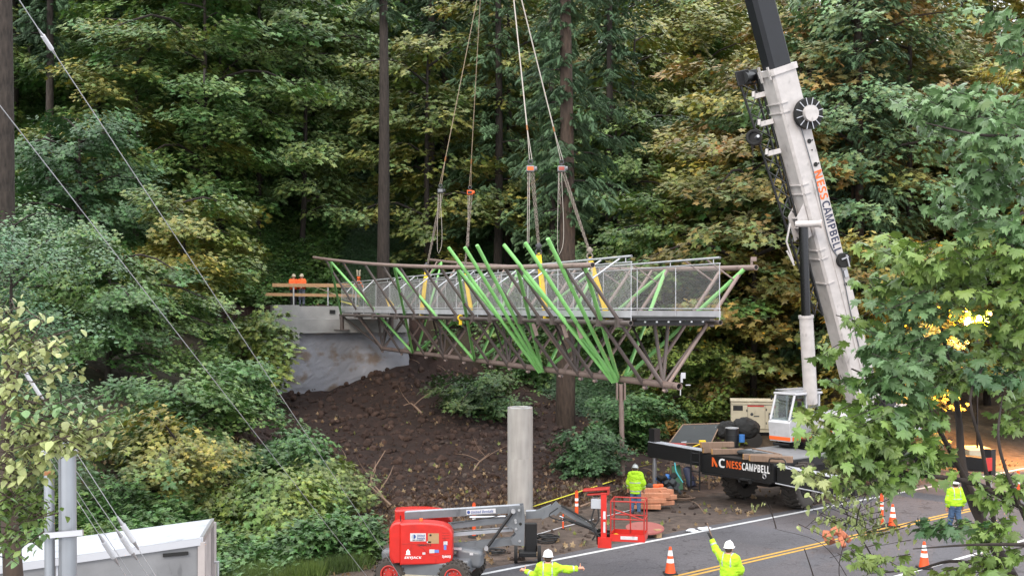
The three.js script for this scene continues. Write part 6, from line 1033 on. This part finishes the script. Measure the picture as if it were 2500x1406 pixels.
  { const r = rngOf(4); for (const [px, py, l] of [[1690, 1299, 'left crumpled white plastic sheet at the road edge'], [1722, 1294, 'right crumpled white plastic sheet at the road edge']]) { const c = G(px, py), g = new THREE.IcosahedronGeometry(0.13, 3), p = g.attributes.position; for (let i = 0; i < p.count; i++) { const x = p.getX(i), y = p.getY(i), z = p.getZ(i), k = 1 + 0.6 * fbm(x * 7 + px, y * 7, z * 7); p.setXYZ(i, x * k * 1.5, y * k * 0.45, z * k * 0.9); } g.deleteAttribute('normal'); g.computeVertexNormals(); single('plastic_sheet', g.translate(c.x, 0.05, c.z), M.plastic, l, 'plastic sheet', 'crumpled plastic sheets'); } }
  // total station on its tripod, and the yellow fabric near it
  { const h = P(875, 668, 66), f = land(h.x, 66), t = thing('total_station', 'yellow surveying instrument on an orange legged tripod behind the bridge end', 'survey instrument', v(h.x, f, h.z)); part(t, 'instrument', [rbox(0.22, 0.3, 0.2, h.x, h.y, h.z, 0.04), box(0.05, 0.12, 0.1, h.x - 0.09, h.y + 0.17, h.z), box(0.05, 0.12, 0.1, h.x + 0.09, h.y + 0.17, h.z)], M.cream); part(t, 'eyepiece', [rod(h.clone().add(v(0, -0.02, 0.08)), h.clone().add(v(0, -0.02, 0.16)), 0.05), box(0.12, 0.06, 0.02, h.x, h.y + 0.09, h.z + 0.105)], M.black); part(t, 'tribrach', cylY(0.1, 0.1, 0.12, h.x, h.y - 0.29, h.z), M.orange); for (const a of [0.4, 2.5, 4.6]) { const lg = part(t, 'tripod_leg', rod(v(h.x, h.y - 0.28, h.z), v(h.x + 0.3 * Math.cos(a), h.y - 0.8, h.z + 0.3 * Math.sin(a)), 0.03), M.orange); part(lg, 'lower_leg', rod(v(h.x + 0.28 * Math.cos(a), h.y - 0.75, h.z + 0.28 * Math.sin(a)), v(h.x + 0.5 * Math.cos(a), f, h.z + 0.5 * Math.sin(a)), 0.026), M.cream); } }
  single('yellow_fabric', slab(P(942, 720, 58), P(962, 745, 58), P(948, 748, 58), P(940, 722, 58.2), 0.02), M.yellowSling, 'small yellow fabric sheet behind the fence at the bridge end', 'fabric'); single('yellow_hose', tube([P(832, 736, 65.6), P(850, 741, 65.3), P(872, 748, 65.2), P(888, 756, 65)], 0.05, 14, 6), M.tape, 'yellow lashing on top of the abutment', 'lashing');
}
// ---------------------------------------------------------------- trailer, poles and wires in the near left corner
{
  const A = P(487, 1313, 16.5), Bq = P(515, 1267, 18.9), Lv = v(-0.9, -0.055, 0.43).multiplyScalar(12), dn = v(0, -3.1, 0), t = thing('box_trailer', 'grey box trailer with white roof parked in the bottom left corner', 'trailer', v(-9, 0, -15.5));
  const c = [A, Bq, Bq.clone().add(Lv), A.clone().add(Lv)], lo = c.map((q) => q.clone().add(dn)), inl = (q, k) => q.clone().addScaledVector(Lv, k);
  part(t, 'roof', slab(c[3], c[0], c[1], c[2], 0.05), M.trailerWhite); part(t, 'side_wall', slab(lo[3], lo[0], c[0].clone().add(v(0, -0.06, 0)), c[3].clone().add(v(0, -0.06, 0)), 0.05), M.trailerGrey); part(t, 'far_wall', slab(lo[1], lo[2], c[2].clone().add(v(0, -0.06, 0)), c[1].clone().add(v(0, -0.06, 0)), 0.05), M.trailerGrey); part(t, 'end_wall', slab(lo[0], lo[1], c[1].clone().add(v(0, -0.06, 0)), c[0].clone().add(v(0, -0.06, 0)), 0.05), M.trailerPink);
  part(t, 'roof_rail', [bar(c[3].clone().add(v(0, -0.05, 0.01)), c[0].clone().add(v(0.02, -0.05, 0.01)), 0.05, 0.1, v(0, 0, 1)), bar(c[0].clone().add(v(0.02, -0.04, 0)), c[1].clone().add(v(0.02, -0.04, 0)), 0.05, 0.1, v(1, 0, 0))], M.alu);
  part(t, 'door_post', [bar(lo[0].clone().add(v(0.03, 0, 0.01)), c[0].clone().add(v(0.03, -0.06, 0.01)), 0.1, 0.06, v(1, 0, 0)), bar(lo[1].clone().add(v(0.04, 0, 0)), c[1].clone().add(v(0.04, -0.06, 0)), 0.14, 0.05, v(0, 0, 1))], M.trailerPink); part(t, 'hinge', [0.5, 1.3, 2.2].map((y) => rod(lo[0].clone().add(v(0.09, y, -0.1)), lo[0].clone().add(v(0.09, y + 0.3, -0.1)), 0.035)), M.cardboard); part(t, 'lock_rod', [rod(lo[1].clone().add(v(0.12, 0, 0.05)), lo[1].clone().add(v(0.12, 2.4, 0.05)), 0.02), rod(lo[1].clone().add(v(0.02, 2.4, 0.05)), lo[1].clone().add(v(0.14, 2.4, 0.05)), 0.02)], M.galv);
  part(t, 'vent', box(0.35, 0.05, 0.02, A.x - 0.3, A.y - 0.2, A.z + 0.17, 0, 0.44), M.blackMatt); part(t, 'chassis', [0.1, 0.75].map((k) => { const q = inl(lo[0], k).lerp(inl(lo[1], k), 0.5); return box(1.4, 0.5, 1.9, q.x, 0.65, q.z, 0, 0.44); }), M.steelDark); for (const k of [0.14, 0.7, 0.78]) for (const s of [0, 1]) { const q = inl(lo[s], k); part(t, 'trailer_wheel', rod(v(q.x, 0.5, q.z + (s ? 0.1 : -0.35)), v(q.x + 0.05, 0.5, q.z + (s ? 0.35 : -0.1)), 0.5, 0.5, 24), M.rubber); }
  // two thin seams showing where the side panels meet
  part(t, 'panel_seam', [0.16, 0.32].map((k) => bar(inl(lo[0], k).add(v(0, 0, 0.004)), inl(c[0], k).add(v(0, -0.06, 0.004)), 0.02, 0.012, v(1, 0, 0))), M.trailerWhite);
  const d = 10.5, p1 = thing('utility_pole', 'thick galvanised pole with a dark conduit in front of the trailer', 'pole', P(168, 2600, d).setY(-0.4)); part(p1, 'shaft', rod(P(173, 2700, d), P(163, 1082, d), 0.082, 0.075, 22), M.poleGalv); part(p1, 'conduit', rod(P(153, 2700, d - 0.05), P(146, 1090, d - 0.05), 0.022), M.liftGrey);
  part(p1, 'crossarm', [bar(P(95, 1104, d), P(190, 1098, d), 0.03, 0.05, v(0, 0, 1)), bar(P(95, 1309, d - 0.1), P(201, 1300, d - 0.1), 0.03, 0.05, v(0, 0, 1))], M.alu); part(p1, 'clamp', [torus(0.085, 0.014, ...P(166, 1304, d).toArray()), torus(0.085, 0.014, ...P(164, 1102, d).toArray())], M.alu);
  const p2 = thing('short_pole', 'slimmer grey pole with a rusty cap left of the thick galvanised pole', 'pole', P(125, 2600, d).setY(-0.4)); part(p2, 'shaft', rod(P(131, 2700, d), P(118, 1155, d), 0.05, 0.046, 18), M.poleGalv); part(p2, 'cap', rod(P(118, 1159, d), P(118, 1151, d), 0.049, 0.047, 18), M.rust);
  const guy = (label, a, b, r, ins) => { const t2 = thing('guy_wire', label, 'guy wire', b); part(t2, 'wire', rod(a, b, r, r, 6), M.galv); for (const k of ins || []) { const q = a.clone().lerp(b, k), e = a.clone().lerp(b, k + 0.012 * 18 / a.distanceTo(b)), g = part(t2, 'insulator', rod(q, e, q.distanceTo(camera.position) > 11.5 ? 0.026 : 0.017, q.distanceTo(camera.position) > 11.5 ? 0.026 : 0.017, 10), M.label); const m = e.clone().sub(q); part(g, 'shackle', [rod(q.clone().addScaledVector(m, -0.5), q, 0.008, 0.02, 6), rod(e, e.clone().addScaledVector(m, 0.5), 0.02, 0.008, 6)], M.alu); } };
  guy('upper long guy wire with an insulator crossing the photo from the top left corner', P(36, -14, 13), P(985, 1420, 27), 0.0062, [0.035]);
  guy('lower long guy wire crossing from the left edge down to the red lift', P(-30, 222, 13), P(905, 1420, 26), 0.0062);
  guy('rightmost short guy wire with an insulator below the galvanised pole', P(165, 1075, 10.4), P(420, 1470, 11.4), 0.0036, [0.5]); guy('second short guy wire from the right with an insulator in front of the trailer', P(150, 1100, 10.4), P(370, 1420, 11.4), 0.0036, [0.64]);
  guy('thin short guy wire without insulator in front of the trailer', P(120, 1100, 10.4), P(330, 1420, 11.4), 0.003); guy('leftmost short guy wire with a low insulator in front of the trailer', P(90, 1075, 10.4), P(315, 1420, 11.4), 0.0036, [0.7]);
  guy('faint guy wire slanting through the yellow green leaves at the left edge', P(60, 910, 10), P(125, 1010, 10.2), 0.006, [0.05]);
}
// ---------------------------------------------------------------- the near foliage
// a leafy branch system: wood, up to 300 leaves as parts, the rest together
function nearTree(name, label, foot, o) {
  const r = rngOf(o.seed), t = thing(name, label, o.category || 'tree', foot), wood = o.wood.map(([pts, a, b]) => taper(pts.map((q) => P(...q)), a, b, 16, 7));
  const tr = part(t, o.stem || 'trunk', wood[0], o.bark); if (wood.length > 1) wood.slice(1).forEach((g) => part(tr, 'limb', g, o.bark));
  const geoms = [1, 2, 3].map((s) => { const pos = [], col = []; leafTris(o.leaf, M4(), pos, col, [1, 1, 1]); const g = geomOf(pos, col), p = g.attributes.position, q = rngOf(s); for (let i = 0; i < p.count; i++) p.setZ(i, p.getZ(i)), p.setY(i, p.getY(i) + (s - 2) * 0.3 * p.getX(i) * p.getZ(i) - 0.16 * s * p.getZ(i) ** 2 + 0.5 * (s - 1.6) * p.getX(i) ** 2); g.computeVertexNormals(); return g; });
  const list = [], twigs = [];
  for (const [px, py, rx, ry, d, n, tone, tone2, am, sz] of o.clumps) {
    const c = P(px, py, d), k = d / F, sub = Math.max(1, Math.round(n * (o.dens || 1) / 7));
    for (let s = 0; s < sub; s++) {                                    // small flat fans of leaves along a twig
      const a = r() * 6.283, q = Math.sqrt(r()), h = c.clone().add(v(Math.cos(a) * q * rx * k, Math.sin(a) * q * ry * k, (r() - 0.5) * rx * k * 1.3)), yaw = r() * 6.283, dir = v(Math.cos(yaw), -0.25 - 0.2 * r(), Math.sin(yaw)), L = (o.twig || 0.3) * (0.8 + 0.7 * r());
      twigs.push(rod(h.clone().addScaledVector(dir, -L), h.clone().addScaledVector(dir, L * 0.6), 0.006, 0.003, 4, true));
      for (let i = 0; i < 7; i++) {
        const p = h.clone().addScaledVector(dir, (i / 7 - 0.6) * L * 1.6).add(v((r() - 0.5) * 0.24, (r() - 0.5) * 0.1, (r() - 0.5) * 0.24));
        list.push({ p, s: (sz || 1) * o.size * (0.6 + 0.75 * r()), rx: 0.3 + 0.75 * r() * (o.hang || 1), ry: yaw + (i % 2 ? 1 : -1) * 0.9 + (r() - 0.5) * 1.2, rz: (r() - 0.5) * 0.9, w: 0.75 + 0.4 * r(), c: tint(r, p, tone, tone2, am, 0.55), k: Math.floor(r() * 3) });
      }
    }
  }
  part(tr, 'twigs', twigs, o.bark).userData.kind = 'stuff';
  list.sort((a, b) => b.s / -b.p.z - a.s / -a.p.z);
  const mats = []; for (let i = 0; i < 10; i++) { const m = new THREE.MeshPhysicalMaterial({ roughness: 0.5, transmission: 0.25, thickness: 0, side: THREE.DoubleSide }); m.name = 'near_leaf'; mats.push(m); }
  const sorted = list.slice(0, 300).sort((a, b) => a.c[0] / a.c[1] - b.c[0] / b.c[1]); mats.forEach((m, i) => m.color.setRGB(...sorted[Math.min(sorted.length - 1, Math.floor((i + 0.5) / 10 * sorted.length))].c));
  sorted.forEach((s, i) => { const m = new THREE.Mesh(geoms[s.k], mats[Math.floor(i / sorted.length * 10)]); m.name = 'leaf'; m.position.copy(s.p).sub(foot); m.rotation.set(s.rx, s.ry, s.rz, 'YXZ'); m.scale.set(s.s * (s.w || 1), s.s, s.s); m.castShadow = m.receiveShadow = true; t.add(m); });
  const rest = list.slice(300); [0, 1, 2].forEach((k) => { SPRAYS.one = [geoms[k]]; const l = rest.filter((q) => q.k === k); if (l.length) sprays('leaves', l, 'one', 0, t, foot); });
  return t;
}
{
  const bl = [TONE.green, TONE.pale, 0.6], gr = [TONE.green, TONE.lime, 0.55], pl = [TONE.green, TONE.pale, 0.6], gy = [[0.27, 0.33, 0.1], [0.36, 0.38, 0.16], 0.4], dk = [TONE.deep, TONE.green, 0.3];
  nearTree('maple_tree', 'large leafy maple in the right foreground covering the crane body', P(2480, 1500, 14).setY(-1), {
    seed: 31, leaf: 'mapleNear', size: 0.128, dens: 1.3, twig: 0.22, bark: M.barkThin, hang: 0.7,
    wood: [[[[2560, 1560, 14], [2440, 1350, 14], [2360, 1180, 14.3], [2340, 1000, 14.6], [2300, 800, 15]], 0.1, 0.02], [[[2440, 1350, 14], [2400, 1100, 13.6], [2370, 970, 13.4], [2400, 900, 13.6]], 0.035, 0.012], [[[2400, 1250, 14], [2300, 1060, 14], [2250, 980, 14], [2080, 900, 14]], 0.045, 0.01], [[[2520, 1300, 13], [2470, 1180, 13], [2440, 1080, 13], [2450, 960, 13.4]], 0.03, 0.008], [[[2480, 1400, 13.5], [2330, 1370, 13.5], [2240, 1390, 13.4], [2120, 1400, 13.4]], 0.03, 0.006], [[[2520, 1250, 13], [2380, 1180, 13.2], [2200, 1150, 13.4], [2000, 1070, 13.6]], 0.04, 0.008], [[[2540, 1330, 12.5], [2380, 1330, 12.6], [2230, 1340, 12.7]], 0.024, 0.006], [[[2500, 520, 14], [2400, 560, 14], [2250, 640, 14.2], [2150, 620, 14.4]], 0.03, 0.006], [[[2540, 330, 14], [2400, 330, 14], [2260, 300, 14.2]], 0.03, 0.006]],
    clumps: [[2280, 250, 90, 34, 15, 90, ...bl], [2400, 260, 110, 40, 14.6, 130, ...bl], [2460, 340, 70, 60, 14, 100, ...bl], [2340, 330, 90, 40, 15, 90, ...bl], [2440, 440, 80, 50, 14.5, 110, ...bl], [2330, 510, 90, 40, 15, 70, ...bl], [2430, 570, 90, 50, 14, 130, ...pl], [2480, 660, 60, 60, 14, 100, ...gr], [2460, 40, 60, 30, 15, 40, ...bl], [2480, 110, 40, 40, 15, 40, ...bl],
      [2175, 605, 50, 26, 14.5, 36, ...gr, 1.1], [2250, 640, 90, 36, 14.2, 70, ...gr, 1.1], [2180, 690, 80, 30, 14.6, 60, ...gr], [2340, 680, 90, 50, 14.6, 90, ...gr],
      [2230, 750, 100, 36, 14.2, 110, ...pl], [2460, 730, 40, 30, 15.4, 40, ...bl], [2100, 790, 40, 20, 14.2, 20, ...gr], [2200, 840, 90, 40, 14, 120, ...pl], [2300, 860, 60, 30, 15.2, 60, ...bl], [2460, 850, 40, 40, 14.6, 50, ...gr], [2050, 860, 40, 16, 14, 14, ...gr], [2070, 935, 50, 20, 13.8, 24, ...gr], [2180, 930, 110, 44, 13.8, 150, ...bl], [2310, 920, 90, 34, 14, 110, ...gr], [2440, 920, 60, 24, 13.6, 44, ...dk], [2015, 1010, 40, 26, 13.6, 22, ...gy, 1.1], [2120, 1030, 90, 44, 13.4, 100, ...gr, 1.1], [2230, 1040, 90, 44, 13.6, 120, ...gr], [2080, 1090, 80, 34, 13.2, 90, ...gr, 1.15], [2180, 1120, 100, 50, 13.4, 150, ...gr, 1.1], [2270, 1120, 50, 26, 13.8, 40, ...gr], [2140, 1180, 90, 20, 13.2, 50, ...gr], [2020, 1160, 60, 16, 13.2, 26, ...gy], [2450, 1200, 60, 40, 13.2, 60, ...gr], [2290, 1285, 70, 10, 13, 36, ...dk], [2420, 1310, 60, 30, 13, 50, ...gr], [2460, 1380, 60, 40, 12.6, 50, ...gr], [2130, 1380, 90, 24, 12.8, 50, ...gr, 0.8], [2360, 1396, 40, 10, 12.6, 14, ...gr], [2400, 720, 60, 14, 14, 30, ...gr], [2385, 800, 50, 12, 14, 22, ...gr], [2360, 760, 24, 16, 14, 12, ...gr], [2480, 780, 30, 60, 14, 90, ...gr], [2470, 1010, 30, 40, 13.4, 40, ...gr], [2440, 300, 60, 60, 14.4, 60, ...bl], [2380, 450, 60, 40, 14.6, 60, ...bl], [2490, 900, 20, 60, 14, 50, ...gr], [2400, 620, 80, 30, 14, 60, ...gr]],
  });
  nearTree('hazel_tree', 'yellow green round leaved tree in the left foreground in front of the poles', P(40, 1500, 9).setY(-0.5), {
    seed: 33, leaf: 'oval', size: 0.066, dens: 1.9, twig: 0.15, bark: M.barkWarm, hang: 0.25,
    wood: [[[[45, 1750, 9], [30, 1400, 9], [15, 1150, 9.2], [20, 880, 9.4]], 0.1, 0.04], [[[20, 1180, 9.1], [80, 1080, 9], [60, 960, 9.1]], 0.018, 0.005], [[[25, 1200, 9], [140, 1100, 8.8], [220, 1080, 8.7]], 0.016, 0.004], [[[15, 1000, 9.2], [60, 860, 9.2], [110, 770, 9.3]], 0.014, 0.004], [[[-20, 820, 9], [40, 790, 9], [110, 765, 9]], 0.008, 0.003]],
    clumps: [[40, 770, 70, 22, 9, 18, ...gy, 1.1], [70, 850, 70, 30, 9, 40, ...gy, 1.1], [30, 900, 50, 40, 9.2, 40, ...gy], [110, 910, 60, 24, 9, 26, ...gy], [50, 980, 60, 30, 9, 70, ...gy], [130, 1010, 80, 30, 8.9, 90, ...pl], [205, 1050, 50, 30, 8.8, 60, ...gy], [60, 1070, 70, 34, 8.8, 110, ...gy], [150, 1085, 60, 20, 8.7, 60, ...gy], [40, 1150, 50, 36, 8.7, 80, ...gy], [30, 1240, 50, 40, 8.6, 80, ...gr], [70, 1270, 30, 20, 8.6, 22, ...gr], [25, 1330, 50, 40, 8.5, 60, ...gr], [-10, 820, 50, 40, 9, 30, ...gr]],
  });
  // thin saplings standing before the road at the bottom right
  nearTree('sapling', 'thin twiggy sapling with small yellow leaves before the centre line', P(2080, 1500, 15).setY(-0.5), { seed: 35, leaf: 'oval', size: 0.075, bark: M.barkThin, category: 'sapling', wood: [[[[2190, 1560, 15], [2150, 1400, 15], [2090, 1290, 15.1], [2030, 1190, 15.2]], 0.018, 0.005], [[[2090, 1290, 15.1], [2100, 1240, 15], [2130, 1180, 15]], 0.01, 0.004], [[[2010, 1500, 15], [1985, 1400, 15], [1965, 1340, 15]], 0.014, 0.006], [[[2060, 1480, 15], [2050, 1380, 15], [2070, 1300, 15]], 0.008, 0.003], [[[2120, 1500, 14.8], [2010, 1330, 14.8], [1890, 1290, 15]], 0.007, 0.002]],
    clumps: [[2030, 1210, 50, 30, 15, 60, ...gy], [2080, 1260, 70, 36, 15, 110, ...gy], [2130, 1280, 60, 30, 15, 60, ...gy], [2020, 1280, 50, 30, 15, 40, ...gy], [2140, 1310, 60, 20, 15, 40, ...gy]] });
  nearTree('sapling', 'bare twig with a few pale leaves standing before the crane tyre', P(1892, 1330, 32).setY(0), { seed: 37, leaf: 'oval', size: 0.12, bark: M.barkThin, category: 'sapling', stem: 'stem', wood: [[[[1896, 1290, 37], [1888, 1262, 37], [1870, 1224, 37]], 0.022, 0.012], [[[1888, 1262, 37], [1884, 1240, 37], [1880, 1230, 37]], 0.016, 0.01]], clumps: [[1878, 1230, 14, 12, 37, 7, ...gy], [1842, 1240, 20, 12, 37, 4, ...gy]] });
}

renderer.render(scene, camera);
